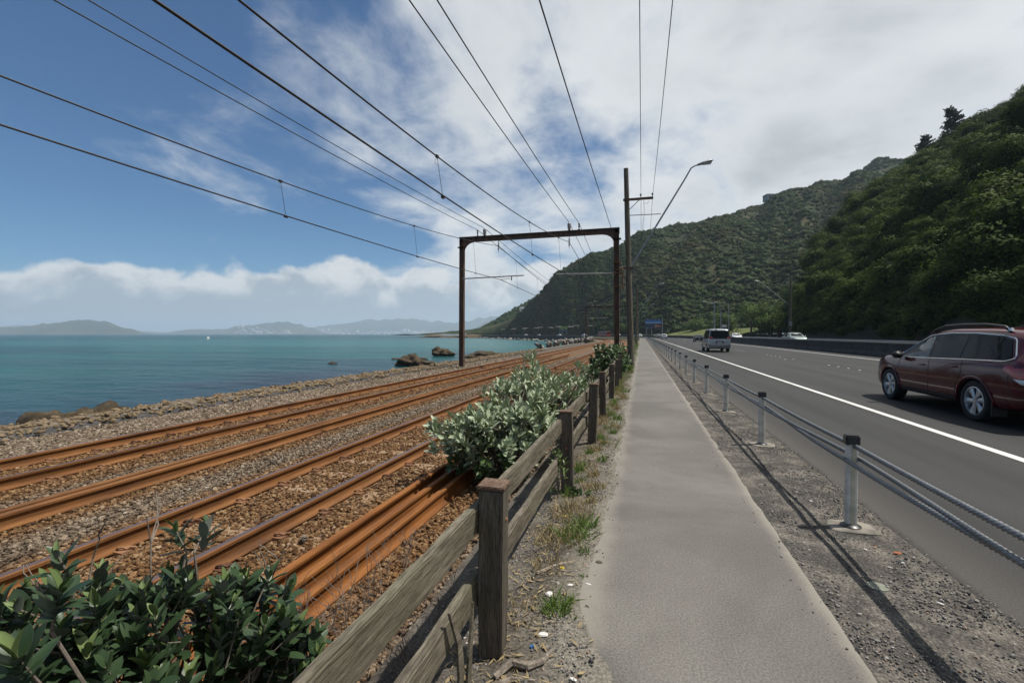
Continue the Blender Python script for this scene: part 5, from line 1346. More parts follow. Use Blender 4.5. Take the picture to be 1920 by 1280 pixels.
# ------------------------------------------------------------------ vehicles (local: x = width, +y = forward, z up, origin on the ground at mid-length)
def smooth_tab(tab):
    """Catmull-like smooth interpolation through (x, v) points"""
    xs = [a for a, _ in tab]; vs = [b for _, b in tab]; n = len(xs); d = []
    for i in range(n):
        if i in (0, n-1): d.append(0 if n < 2 else (vs[min(i+1, n-1)]-vs[max(i-1, 0)])/max(1e-6, xs[min(i+1, n-1)]-xs[max(i-1, 0)]))
        else:
            a = (vs[i]-vs[i-1])/(xs[i]-xs[i-1]); b = (vs[i+1]-vs[i])/(xs[i+1]-xs[i]); d.append(0 if a*b <= 0 else 2*a*b/(a+b))
    def f(x):
        if x <= xs[0]: return vs[0]
        if x >= xs[-1]: return vs[-1]
        i = 0
        while xs[i+1] < x: i += 1
        h = xs[i+1]-xs[i]; t = (x-xs[i])/h
        return (2*t**3-3*t*t+1)*vs[i]+(t**3-2*t*t+t)*h*d[i]+(-2*t**3+3*t*t)*vs[i+1]+(t**3-t*t)*h*d[i+1]
    return f
class CarShape:
    def __init__(s, L, W, top, belt, bot, plan, tum=.16):
        s.L, s.W, s.tum = L, W, tum; s.top = smooth_tab(top); s.belt = smooth_tab(belt); s.bot = smooth_tab(bot); s.plan = smooth_tab(plan); s.tops = top
    def section(s, y):
        zt, zb = s.top(y), s.bot(y); bl = min(s.belt(y), zt-.03); w = s.W/2*s.plan(y); g = zt-bl
        k = min(1., g/.42); ye = w*.955-s.tum*k; e = .10*k+.012; H = bl-zb
        pts = [(0, zb), (w*.55, zb), (w*.86, zb+.01), (w*.945, zb+.05), (w*.985, zb+H*.22), (w*.998, zb+H*.42), (w, zb+H*.58), (w*.992, zb+H*.78), (w*.978, zb+H*.92), (w*.955, bl)]
        for t in (.25, .5, .75): pts.append((w*.955+(ye-w*.955)*t, bl+(zt-e-bl)*t))
        pts += [(ye, zt-e), (ye-.03*k-.004, zt-e*.55), (ye-.10*k-.01, zt-e*.20), (max(0, ye-.28), zt-e*.06), (max(0, ye*.4), zt-.0), (0, zt+.004)]
        return pts
    def side(s, y, z):
        p = s.section(y)
        for (a, b), (c, d) in zip(p[2:14], p[3:14]):
            if b <= z <= d and d > b: return a+(c-a)*(z-b)/(d-b)
        return p[13][0] if z > p[13][1] else p[4][0]
    def mesh(s, wheels, wr, paint):
        ys = set(-s.L/2+s.L*i/70 for i in range(71))
        for q, _ in s.tops: ys.add(q)
        for w_ in (.012, .03, .06): ys.add(-s.L/2+w_); ys.add(s.L/2-w_)
        ys = sorted(ys); m = MB(); secs = [s.section(y) for y in ys]; n = len(secs[0]); full = 2*n-2
        for y, sec in zip(ys, secs):
            for a, b in sec: m.v.append((a, y, b))
            for a, b in sec[-2:0:-1]: m.v.append((-a, y, b))
        for i in range(len(ys)-1):
            for k in range(full): l = (k+1) % full; m.f.append((i*full+k, (i+1)*full+k, (i+1)*full+l, i*full+l)); m.mi.append(0)
        for i, rev in ((0, False), (len(ys)-1, True)):
            o = i*full
            for k in range(1, n):
                a, b = o+k-1, o+k; c, d = o+(full-k) % full, o+(full-k+1) % full
                q = [a, b, c, d] if k < n-1 else [a, b, d]
                if k == 1: q = [a, b, c]
                m.f.append(tuple(q if not rev else q[::-1])); m.mi.append(0)
        me = m.mesh('body', [paint, 'wheel_well'], True)
        bo = bpy.data.objects.new('tmp', me); COL.objects.link(bo); cut = MB()
        for wy in wheels:
            for sg in (-1, 1):
                q = MB(); x0 = sg*(s.W/2-.27); x1 = sg*(s.W/2+.2)
                cut.lathe([(0, min(x0, x1)), (wr, min(x0, x1)), (wr, max(x0, x1)), (0, max(x0, x1))], 36, c=(0, wy, wr-.035-.05+.0), axis='X')
        cm = cut.mesh('cut', ['wheel_well'])
        bm = bmesh.new(); bm.from_mesh(cm); bmesh.ops.remove_doubles(bm, verts=bm.verts, dist=1e-5); bmesh.ops.recalc_face_normals(bm, faces=bm.faces); bm.to_mesh(cm); bm.free()
        bm = bmesh.new(); bm.from_mesh(me); bmesh.ops.remove_doubles(bm, verts=bm.verts, dist=1e-5); bmesh.ops.recalc_face_normals(bm, faces=bm.faces); bm.to_mesh(me); bm.free()
        co = bpy.data.objects.new('cut', cm); COL.objects.link(co)
        md = bo.modifiers.new('b', 'BOOLEAN'); md.object = co; md.operation = 'DIFFERENCE'; md.solver = 'EXACT'
        try: md.material_mode = 'TRANSFER'
        except Exception: pass
        dg = bpy.context.evaluated_depsgraph_get(); res = bpy.data.meshes.new_from_object(bo.evaluated_get(dg))
        bpy.data.objects.remove(bo); bpy.data.objects.remove(co)
        res.polygons.foreach_set('use_smooth', [True]*len(res.polygons)); res.set_sharp_from_angle(angle=R(32)); res.name = 'body'
        return res
def rounded(poly, r=.04, n=4):
    out = []; N = len(poly)
    for i in range(N):
        p = Vector((*poly[i], 0)); a = Vector((*poly[i-1], 0))-p; b = Vector((*poly[(i+1) % N], 0))-p
        ra = min(r, a.length*.45, b.length*.45); A = p+a.normalized()*ra; B = p+b.normalized()*ra
        for k in range(n+1): t = k/n; q = A*(1-t)**2+p*2*t*(1-t)+B*t*t; out.append((q.x, q.y))
    return out
def side_patch(cs, poly, off, mat, name, parent, sg, trim=None, rr=.035, thick=.0):
    poly = rounded(poly, rr); m = MB()
    pts = [(sg*(cs.side(y, z)+off), y, z) for y, z in poly]
    # interior row so that the pane follows the body
    c = [sum(p[1] for p in pts)/len(pts), sum(p[2] for p in pts)/len(pts)]
    inner = []
    for y, z in poly:
        y2, z2 = c[0]+(y-c[0])*.5, c[1]+(z-c[1])*.5; inner.append((sg*(cs.side(y2, z2)+off), y2, z2))
    N = len(pts); m.v = pts+inner+[(sg*(cs.side(*c)+off), c[0], c[1])]
    for i in range(N):
        j = (i+1) % N; q = (i, j, N+j, N+i); w = (N+i, N+j, 2*N)
        m.f += [q if sg > 0 else q[::-1], w if sg > 0 else w[::-1]]; m.mi += [0, 0]
    # rim so that the pane has thickness
    o = len(m.v); m.v += [(p[0]-sg*(off+.012), p[1], p[2]) for p in pts]
    for i in range(N): j = (i+1) % N; m.f.append((i, o+i, o+j, j)); m.mi.append(0)
    ob = m.build(name, mat, parent, True, 40)
    if trim:
        t = MB(); t.tube([(p[0]+sg*.002, p[1], p[2]) for p in pts], trim[1], 6, closed=True); t.build('window_trim', trim[0], ob)
    return ob
def end_patch(cs, poly, fy, off, mat, name, parent, rr=.05):
    """poly in (x,z); fy(z) -> y of the surface there; off outward along y"""
    poly = rounded(poly, rr); m = MB(); pts = [(x, fy(z)+off, z) for x, z in poly]; N = len(pts)
    c = (sum(p[0] for p in pts)/N, sum(p[2] for p in pts)/N); m.v = pts+[(c[0]+(x-c[0])*.5, fy(c[1]+(z-c[1])*.5)+off, c[1]+(z-c[1])*.5) for x, z in poly]+[(c[0], fy(c[1])+off, c[1])]
    for i in range(N): j = (i+1) % N; m.f += [(i, j, N+j, N+i), (N+i, N+j, 2*N)]; m.mi += [0, 0]
    o = len(m.v); s_ = -1 if off < 0 else 1; m.v += [(p[0], p[1]-off-s_*.015, p[2]) for p in pts]
    for i in range(N): j = (i+1) % N; m.f.append((i, o+i, o+j, j)); m.mi.append(0)
    bm = bmesh.new(); me = m.mesh(name, mat, True); bm.from_mesh(me); bmesh.ops.recalc_face_normals(bm, faces=bm.faces); bm.to_mesh(me); bm.free()
    me.set_sharp_from_angle(angle=R(40))
    return link(name, me, parent)
WH = {}
def wheel(parent, loc, r, w, sg, spokes=6, detail=True):
    key = (r, w, sg, detail)
    if key not in WH:
        ty = MB(); rr = r*.70
        ty.lathe([(rr, -w/2+.01), (r*.80, -w/2), (r*.93, -w/2+.004), (r*.985, -w/2+.025), (r, -w/2+.06), (r, w/2-.06), (r*.985, w/2-.025), (r*.93, w/2-.004), (r*.80, w/2), (rr, w/2-.01)], 40, axis='X', caps=False)
        rim = MB(); x = sg*(w/2-.012)
        rim.lathe([(rr*1.01, x-sg*.05), (rr*1.01, x), (rr*.93, x+sg*.004), (rr*.90, x-sg*.035), (rr*.88, x-sg*.07)], 36, axis='X', caps=False)
        rim.lathe([(.0, x-sg*.006), (rr*.17, x-sg*.008), (rr*.2, x-sg*.03), (rr*.2, x-sg*.07)], 20, axis='X', caps=False)
        if detail:
            for k in range(spokes):
                a = 2*math.pi*k/spokes+.2; c, s_ = math.cos(a), math.sin(a); vs = []
                for q, hw, dx in ((rr*.14, .030*r/.34, .012), (rr*.5, .046*r/.34, .016), (rr*.92, .078*r/.34, .010)):
                    for t_, e in ((-1, 0), (-.55, .010), (.55, .010), (1, 0)): vs.append((x-sg*dx-sg*(0 if e else .018), c*q-s_*hw*t_, s_*q+c*hw*t_))
                rim.add(vs, [(0, 1, 5, 4), (1, 2, 6, 5), (2, 3, 7, 6), (4, 5, 9, 8), (5, 6, 10, 9), (6, 7, 11, 10)])
        else: rim.lathe([(0, x-sg*.02), (rr*.9, x-sg*.03)], 20, axis='X', caps=False)
        back = MB().lathe([(0, x-sg*.085), (rr*.98, x-sg*.085)], 24, axis='X', caps=False)  # dark backing disc added behind the spokes to darken the gaps
        WH[key] = (ty.mesh('tyre', 'tyre', True, 50), rim.mesh('rim', 'alloy', True, 35), back.mesh('rim_backing', 'trim_black'))
    t = bpy.data.objects.new('wheel', None); t.empty_display_size = .1; COL.objects.link(t); t.parent = parent; t.location = loc; t.rotation_euler = (rnd.uniform(0, 6), 0, 0)
    for nm, me in zip(('tyre', 'rim', 'rim_backing'), WH[key]): link(nm, me, t)
    return t
def seam(cs, pts, parent, sg, name='door_seam', r=.0045, mat='trim_black'):
    m = MB(); P = []
    for (y0, z0), (y1, z1) in zip(pts, pts[1:]):
        for k in range(6): t = k/6; P.append((y0+(y1-y0)*t, z0+(z1-z0)*t))
    P.append(pts[-1]); m.tube([(sg*(cs.side(y, z)+.0005), y, z) for y, z in P], r, 5); return m.build(name, mat, parent)
def handle(cs, y, z, parent, sg, mat):
    x = cs.side(y, z); m = MB(); m.tube([(sg*(x-.004), y-.09, z), (sg*(x+.022), y-.06, z+.004), (sg*(x+.026), y, z+.006), (sg*(x+.022), y+.06, z+.004), (sg*(x-.004), y+.09, z)], [.010, .014, .015, .014, .010], 8); return m.build('door_handle', mat, parent, True)
def mirror(cs, y, z, parent, sg, mat='trim_black'):
    x = cs.side(y, z-.06); me = bevel_box((.20, .12, .145), .035); me.materials.append(MAT[mat]); o = link('door_mirror', me, parent, (sg*(x+.10), y, z+.02), (0, 0, sg*-.15))
    me.polygons.foreach_set('use_smooth', [True]*len(me.polygons)); return o

def wagon(loc, label):
    L, W = 4.79, 1.84
    cs = CarShape(L, W,
        [(-2.395, .93), (-2.36, 1.02), (-2.30, 1.06), (-2.12, 1.36), (-2.0, 1.485), (-1.7, 1.545), (-1.0, 1.585), (-.3, 1.59), (.15, 1.555), (.55, 1.43), (1.15, 1.09), (1.32, 1.03), (1.7, .985), (2.1, .90), (2.3, .78), (2.395, .60)],
        [(-2.395, 1.0), (-1.9, 1.02), (-1.0, 1.005), (.3, .975), (1.2, .955), (2.395, .95)],
        [(-2.395, .40), (-2.2, .30), (-1.9, .26), (-1.0, .245), (1.0, .245), (1.9, .25), (2.25, .27), (2.395, .34)],
        [(-2.395, .80), (-2.33, .90), (-2.1, .965), (-1.5, .995), (0, 1.0), (1.3, .985), (1.9, .94), (2.2, .86), (2.34, .74), (2.395, .62)], .205)
    t = thing('station_wagon', loc, label, 'car'); t.scale = (1.115,)*3
    wy = (-1.31, 1.43); link('body', cs.mesh(wy, .405, 'paint_maroon'), t)
    for sg in (-1, 1):
        up = [(1.16, .99), (.62, 1.33), (.26, 1.455), (-.30, 1.49), (-1.0, 1.485), (-1.62, 1.45), (-1.86, 1.40), (-2.06, 1.10), (-1.92, 1.045), (-1.0, 1.03), (.2, 1.0)]
        side_patch(cs, up, .004, 'trim_black', 'window_surround', t, sg, ('chrome', .011), .05)
        fw = side_patch(cs, [(1.0, 1.015), (.60, 1.305), (.28, 1.425), (.13, 1.445), (.02, 1.02)], .009, 'car_glass_clear', 'front_window', t, sg)
        side_patch(cs, [(-.10, 1.025), (.01, 1.455), (-.82, 1.455), (-.88, 1.045)], .009, 'car_glass', 'rear_window', t, sg)
        side_patch(cs, [(-1.03, 1.055), (-1.01, 1.455), (-1.60, 1.425), (-1.80, 1.38), (-1.98, 1.115), (-1.88, 1.075)], .009, 'car_glass', 'quarter_window', t, sg)
        seam(cs, [(1.02, .95), (1.05, .70), (1.0, .36)], t, sg); seam(cs, [(-.04, 1.0), (-.06, .6), (-.02, .34)], t, sg)
        seam(cs, [(-.97, 1.02), (-1.0, .82), (-.88, .62), (-.80, .36)], t, sg); seam(cs, [(1.0, .345), (-.80, .345)], t, sg)
        seam(cs, [(1.05, .935), (.2, .95), (-1.0, .975), (-1.9, .985)], t, sg, 'belt_crease', .004, 'paint_maroon')
        seam(cs, [(-2.05, .95), (-2.02, .7), (-2.10, .55)], t, sg)
        side_patch(cs, [(.95, .28), (.95, .37), (-.82, .37), (-.82, .28)], .012, 'trim_black', 'sill_cladding', t, sg, None, .02)
        handle(cs, .16, .865, t, sg, 'paint_maroon'); handle(cs, -.80, .885, t, sg, 'paint_maroon')
        mirror(cs, .93, 1.01, t, sg)
        # wheel arch flares
        for y in wy:
            m = MB(); m.tube([(sg*(cs.side(y+.435*math.cos(a), max(.34, .32+.435*math.sin(a)))+.002), y+.435*math.cos(a), .32+.435*math.sin(a)) for a in [math.pi*k/20 for k in range(21)]], .022, 6); m.build('arch_flare', 'paint_maroon', t, True)
            wheel(t, (sg*.795, y, .345), .345, .225, sg)
        m = MB(); yy = [-1.62, -1.5, -1.1, -.5, 0, .3, .48]
        m.tube([(sg*(cs.section(y)[14][0]-.03), y, cs.top(y)+(.035 if 0 < i < 6 else -.03)+(.02 if 1 < i < 5 else 0)) for i, y in enumerate(yy)], .024, 8); rl = m.build('roof_rail', 'trim_black', t, True)
        m = MB(); m.box((sg*(cs.section(-1.6)[14][0]-.03), -1.62, cs.top(-1.62)+.0), (.045, .10, .05), taper=.6); m.build('rail_foot', 'chrome', rl)
        side_patch(cs, [(-1.96, .99), (-1.93, .92), (-2.16, .80), (-2.33, .79), (-2.34, .97)], .008, 'tail_red', 'tail_light', t, sg, None, .03)
        side_patch(cs, [(-2.13, .79), (-2.33, .78), (-2.33, .71), (-2.26, .71)], .008, 'lamp_clear', 'reverse_light', t, sg, None, .015)
        side_patch(cs, [(1.88, .86), (2.22, .76), (2.32, .66), (2.15, .66), (1.95, .74)], .008, 'lamp_clear', 'headlight', t, sg, None, .03)
        end_patch(cs, [(sg*.42, .95), (sg*.72, .93), (sg*.70, .80), (sg*.42, .80)], lambda z: -2.395, -.012, 'tail_red', 'rear_lamp', t)
    end_patch(cs, [(-.60, 1.08), (.60, 1.08), (.50, 1.42), (-.50, 1.42)], lambda z: -2.28+(z-1.06)*.56, -.025, 'car_glass', 'rear_screen', t, .08)
    end_patch(cs, [(-.66, 1.10), (.66, 1.10), (.52, 1.47), (-.52, 1.47)], lambda z: 1.17-(z-1.08)*1.72, .03, 'car_glass', 'windscreen', t, .08)
    end_patch(cs, [(-.26, .62), (.26, .62), (.26, .74), (-.26, .74)], lambda z: -2.395, -.014, 'plate', 'number_plate', t, .01)
    MB().box((0, -2.30, .42), (1.5, .16, .20), taper=.95).build('rear_bumper', 'trim_black', t)
    for sg in (-1, 1): MB().box((sg*.80, -1.72, .26), (.20, .02, .22)).build('mud_flap', 'trim_black', t)
    return t
def van(loc, label):
    L, W = 4.75, 1.78
    cs = CarShape(L, W,
        [(-2.375, 1.02), (-2.35, 1.14), (-2.28, 1.60), (-2.20, 1.84), (-2.05, 1.93), (-1.2, 1.965), (0, 1.96), (.7, 1.90), (1.0, 1.78), (1.65, 1.20), (1.85, 1.10), (2.2, .98), (2.375, .70)],
        [(-2.375, 1.08), (0, 1.06), (1.5, 1.04), (2.375, 1.0)], [(-2.375, .42), (-2.2, .32), (-1, .27), (1.5, .27), (2.375, .34)],
        [(-2.375, .90), (-2.3, .955), (-2.0, .985), (0, 1.), (1.5, .985), (2.1, .90), (2.375, .7)], .13)
    t = thing('people_carrier', loc, label, 'van'); t.scale = (1.09,)*3; wy = (-1.32, 1.5); link('body', cs.mesh(wy, .40, 'paint_silver'), t)
    for sg in (-1, 1):
        for nm, pl in (('quarter_window', [(-2.15, 1.14), (-2.08, 1.78), (-1.15, 1.82), (-1.15, 1.12)]), ('sliding_window', [(-1.08, 1.12), (-1.08, 1.82), (.02, 1.81), (.02, 1.10)]), ('front_window', [(.10, 1.10), (.10, 1.81), (.72, 1.74), (1.40, 1.13)])): side_patch(cs, pl, .008, 'car_glass', nm, t, sg)
        side_patch(cs, [(1.05, .32), (1.05, .62), (-.88, .62), (-.88, .32)], .010, 'paint_grey', 'lower_panel', t, sg, None, .02)
        side_patch(cs, [(-1.78, .34), (-1.78, .66), (-2.32, .68), (-2.32, .46)], .010, 'paint_grey', 'lower_quarter', t, sg, None, .02)
        seam(cs, [(.05, 1.06), (.05, .34)], t, sg); seam(cs, [(-1.12, 1.06), (-1.05, .72), (-.9, .6)], t, sg); mirror(cs, 1.30, 1.18, t, sg); handle(cs, -.02, .95, t, sg, 'trim_black')
        for y in wy: wheel(t, (sg*.775, y, .335), .335, .215, sg)
        end_patch(cs, [(sg*.54, 1.12), (sg*.845, 1.12), (sg*.835, 1.30), (sg*.56, 1.29)], lambda z: -2.372+(z-1.1)*.14, -.028, 'tail_red', 'tail_light', t, .03)
        end_patch(cs, [(sg*.54, 1.13), (sg*.66, 1.13), (sg*.66, 1.26), (sg*.56, 1.26)], lambda z: -2.372+(z-1.1)*.14, -.032, 'tail_amber', 'indicator', t, .02)
        end_patch(cs, [(sg*.68, .70), (sg*.80, .70), (sg*.80, .86), (sg*.68, .86)], lambda z: -2.375, -.02, 'lamp_clear', 'bumper_lamp', t, .02)
    end_patch(cs, [(-.80, 1.10), (.80, 1.10), (.68, 1.80), (-.68, 1.80)], lambda z: -2.372+(z-1.1)*.14, -.014, 'trim_black', 'tailgate_surround', t, .06)
    end_patch(cs, [(-.66, 1.22), (.66, 1.22), (.60, 1.76), (-.60, 1.76)], lambda z: -2.372+(z-1.1)*.14, -.022, 'car_glass', 'rear_screen', t, .07)
    end_patch(cs, [(-.30, .72), (.30, .72), (.30, .94), (-.30, .94)], lambda z: -2.375, -.012, 'trim_black', 'plate_recess', t, .02)
    pl = end_patch(cs, [(-.20, .74), (.20, .74), (.20, .86), (-.20, .86)], lambda z: -2.375, -.02, 'plate', 'number_plate', t, .01)
    MB().box((0, -2.40, .955), (.66, .04, .035)).build('chrome_handle', 'chrome', t)
    MB().box((0, -2.34, .50), (1.62, .18, .24), taper=.96).build('rear_bumper', 'paint_grey', t); MB().box((0, -2.435, .605), (1.3, .02, .02)).build('bumper_strip', 'chrome', t)
    m = MB(); m.tube([(0, -2.43, .42), (0, -2.55, .42), (0, -2.56, .47)], .025, 8); m.build('tow_ball', 'chrome', t)
    MB().box((-.28, -2.29, 1.86), (.10, .10, .09), taper=.8).build('rear_mirror', 'trim_black', t)
    end_patch(cs, [(-.7, 1.22), (.7, 1.22), (.6, 1.72), (-.6, 1.72)], lambda z: 1.66-(z-1.18)*1.1, .03, 'car_glass', 'windscreen', t, .08)
    return t
CARM = {}
def small_car(loc, rz, paint, label, kind='sedan', scale=1., group='cars farther along the road'):
    L, W = (4.5, 1.75) if kind != 'suv' else (4.7, 1.88)
    if kind == 'sedan': top = [(-2.25, .78), (-2.2, .95), (-1.75, 1.0), (-1.45, 1.06), (-.75, 1.40), (-.2, 1.46), (.3, 1.42), (1.05, 1.02), (1.25, .96), (1.9, .86), (2.15, .74), (2.25, .55)]
    elif kind == 'hatch': top = [(-2.25, .80), (-2.2, 1.0), (-2.1, 1.10), (-1.85, 1.36), (-1.6, 1.47), (-.6, 1.53), (.3, 1.47), (1.05, 1.05), (1.25, .98), (1.9, .88), (2.15, .74), (2.25, .55)]
    else: top = [(-2.35, .9), (-2.3, 1.12), (-2.2, 1.3), (-2.05, 1.68), (-1.8, 1.79), (-.6, 1.83), (.3, 1.78), (.95, 1.24), (1.15, 1.14), (1.9, 1.05), (2.2, .9), (2.35, .6)]
    b = .93 if kind != 'suv' else 1.12
    cs = CarShape(L, W, top, [(-L/2, b+.03), (L/2, b-.02)], [(-L/2, .40), (-L/2+.2, .28), (L/2-.2, .27), (L/2, .36)], [(-L/2, .82), (-L/2+.1, .92), (-1.6, .985), (1.4, .985), (2.0, .9), (L/2, .66)], .17)
    wy = (-1.3, 1.35); wr = .37 if kind != 'suv' else .42
    key = (kind, paint)
    if key not in CARM: CARM[key] = cs.mesh(wy, wr, paint)
    t = thing('car', loc, label, 'car', group, rz=rz, scale=scale); link('body', CARM[key], t)
    h = {'sedan': 1.33, 'hatch': 1.38, 'suv': 1.68}[kind]; yb = {'sedan': -1.25, 'hatch': -1.9, 'suv': -2.02}[kind]
    for sg in (-1, 1):
        side_patch(cs, [(.92, b+.05), (.42, h-.03), (.0, h), (-.10, b+.05)], .008, 'car_glass', 'front_window', t, sg); side_patch(cs, [(-.18, b+.05), (-.08, h), (yb+.55, h-.02), (yb+.12, b+.06)], .008, 'car_glass', 'rear_window', t, sg)
        end_patch(cs, [(sg*.45, b-.02), (sg*(W*.43), b-.03), (sg*(W*.42), b-.2), (sg*.48, b-.17)], lambda z: -L/2, -.03, 'tail_red', 'tail_light', t, .03)
        end_patch(cs, [(sg*.36, .70), (sg*.60, .72), (sg*.58, .58), (sg*.38, .58)], lambda z: L/2-.0, .02, 'lamp_clear', 'headlight', t, .03)
        mirror(cs, .82, b+.07, t, sg, paint)
        for y in wy: wheel(t, (sg*(W/2-.12), y, wr-.06), wr-.06, .2, sg, detail=False)
    slope = {'sedan': (-1.60, 1.3, 1.06), 'hatch': (-2.13, .95, 1.1), 'suv': (-2.28, .45, 1.2)}[kind]
    end_patch(cs, [(-.62, slope[2]+.0), (.62, slope[2]), (.50, h+.0), (-.50, h)], lambda z: slope[0]+(z-slope[2])*(2.05 if kind == 'sedan' else slope[1]), -.03, 'car_glass', 'rear_screen', t, .06)
    end_patch(cs, [(-.64, b+.12), (.64, b+.12), (.5, h+.02), (-.5, h+.02)], lambda z: 1.05-(z-1.02)*1.78 if kind != 'suv' else .98-(z-1.22)*1.2, .035, 'car_glass', 'windscreen', t, .06)
    end_patch(cs, [(-.24, .60), (.24, .60), (.24, .72), (-.24, .72)], lambda z: -L/2, -.02, 'plate', 'number_plate', t, .01)
    return t
wagon((7.05, 12.12, -.045), 'dark maroon station wagon with roof rails in the nearest lane')
van((6.75, 47.0, -.045), 'silver people carrier with tinted rear window driving away')
small_car((12.4, 17.2, -.042), .0, 'paint_brown', 'brown high-roofed car in the next lane behind the maroon wagon', 'suv', 1.04)
def rd(lat, s, z=-.04): return ROAD(lat, s, z)
small_car(rd(11.6, 104), ROAD.heading(104), 'paint_navy', 'dark navy sedan with red tail lights ahead of the silver people carrier', 'sedan', 1.05)
small_car(rd(7.2, 160), ROAD.heading(160), 'paint_white', 'white hatchback ahead in the left lane before the bend', 'hatch', 1.08)
small_car(rd(6.6, 186), ROAD.heading(186), 'paint_grey', 'grey sedan in front of the white hatchback', 'sedan', 1.05)
small_car(rd(11.5, 205), ROAD.heading(205), 'paint_silver', 'silver car in the right lane entering the bend', 'sedan', 1.05)
small_car(rd(7.0, 222), ROAD.heading(222), 'paint_white', 'far white car entering the bend beside the rope barrier', 'hatch', 1.05)
small_car(rd(11.3, 240), ROAD.heading(240), 'paint_navy', 'far dark car on the bend under the billboard', 'hatch', 1.05)
small_car(rd(19.4, 68, .225), math.pi+ROAD.heading(68), 'paint_sage', 'pale grey green sedan coming the other way beyond the median barrier', 'sedan', 1.08)
small_car(rd(19.2, 106, .225), math.pi, 'paint_white', 'white sedan coming the other way beyond the median barrier', 'sedan', 1.08)
small_car(rd(20.0, 128, .225), math.pi, 'paint_teal', 'teal car beyond the median barrier behind the navy sedan', 'hatch', 1.05)
small_car(rd(23.4, 152, .225), math.pi, 'paint_red', 'red car beyond the median barrier near the grass bank', 'hatch', 1.05)
for i, (lat, s, c, k, lab) in enumerate([(7.5, 300, 'paint_white', 'sedan', 'white car on the far bay road beside the red bus'), (8, 345, 'paint_sage', 'hatch', 'pale car on the far bay road above the sea wall'), (21, 330, 'paint_grey', 'hatch', 'grey car on the far bay road behind the wall'), (8, 390, 'paint_silver', 'hatch', 'far silver car near the green hoarding'), (8, 425, 'paint_white', 'hatch', 'farthest white car toward the headland'), (20, 280, 'paint_white', 'hatch', 'white car rounding the bend in the opposite lanes')]):
    small_car(rd(lat, s, -.04 if lat < 16 else .225), ROAD.heading(s), c, lab, k, 1.08)
# red bus
def bus(loc, rz, label):
    t = thing('bus', loc, label, 'bus', rz=rz)
    me = bevel_box((2.5, 11.5, 2.75), .12); me.materials.append(MAT['paint_bus']); link('body', me, t, (0, 0, 1.72))
    MB().box((0, 0, 3.13), (2.3, 10.8, .12)).build('roof_pod', 'house_white', t)
    for sg in (-1, 1):
        for k in range(7): MB().box((sg*1.252, -4.4+k*1.45, 2.25), (.02, 1.3, .95)).build('window', 'car_glass', t)
        for y in (-3.4, 3.6): wheel(t, (sg*1.12, y, .48), .48, .28, sg, detail=False)
    MB().box((0, -5.76, 2.3), (2.1, .03, 1.1)).build('rear_screen', 'car_glass', t); MB().box((0, 5.76, 2.15), (2.2, .03, 1.4)).build('windscreen', 'car_glass', t)
    for sg in (-1, 1): MB().box((sg*.95, -5.77, 1.1), (.25, .03, .3)).build('tail_light', 'tail_red', t)
    return t
bus(rd(7.0, 272), ROAD.heading(272), 'red and dark bus on the far bend beyond the leafy bush')
# ------------------------------------------------------------------ billboards, house, small things
n = newmat('billboard_print'); uv = n.uv(); u, v, _ = n.xyz(uv); w = n.noise(uv, 3, 5)
wv = n.m('ADD', v, n.m('MULTIPLY', n.m('SUBTRACT', w, .5), .12))
c = n.ramp(wv, [(0, (.012, .02, .06)), (.30, (.015, .03, .09)), (.45, (.01, .035, .05)), (.60, (.012, .05, .22)), (.66, (.45, .58, .75)), (.78, (.05, .25, .62)), (1, (.02, .15, .5))])
bx_ = n.m('MULTIPLY', n.m('MULTIPLY', n.smooth(u, .575, .59), n.smooth(u, .985, .97)), n.m('MULTIPLY', n.smooth(v, .21, .23), n.smooth(v, .46, .44)))
c = n.mix(bx_, c, n.mix(n.smooth(u, .6, .95), (.62, .28, .10), (.55, .08, .08)))
for k, (a, b) in enumerate(((.05, .20), (.30, .38), (.42, .50), (.60, .70), (.78, .88))):
    s_ = n.m('MULTIPLY', n.m('MULTIPLY', n.smooth(u, a, a+.02), n.smooth(u, b, b-.02)), n.m('MULTIPLY', n.smooth(v, .06, .08), n.smooth(v, .15, .13)))
    c = n.mix(n.m('MULTIPLY', s_, n.smooth(n.noise(n.mapv(uv, (40, 14, 1)), 1, 3), .4, .6)), c, (.5, .5, .55) if k != 1 else (.5, .2, .25))
MAT['billboard_print'] = fin(n, c, .5)
n = newmat('hoarding_print'); uv = n.uv(); u, v, _ = n.xyz(uv); w = n.noise(n.mapv(uv, (2, 3, 1)), 2.2, 4)
c = n.mix(n.smooth(n.m('ADD', w, n.m('MULTIPLY', v, .4)), .55, .8), (.01, .03, .06), (.20, .30, .05)); c = n.mix(n.smooth(v, .28, .2), c, (.02, .07, .22))
MAT['hoarding_print'] = fin(n, c, .5)
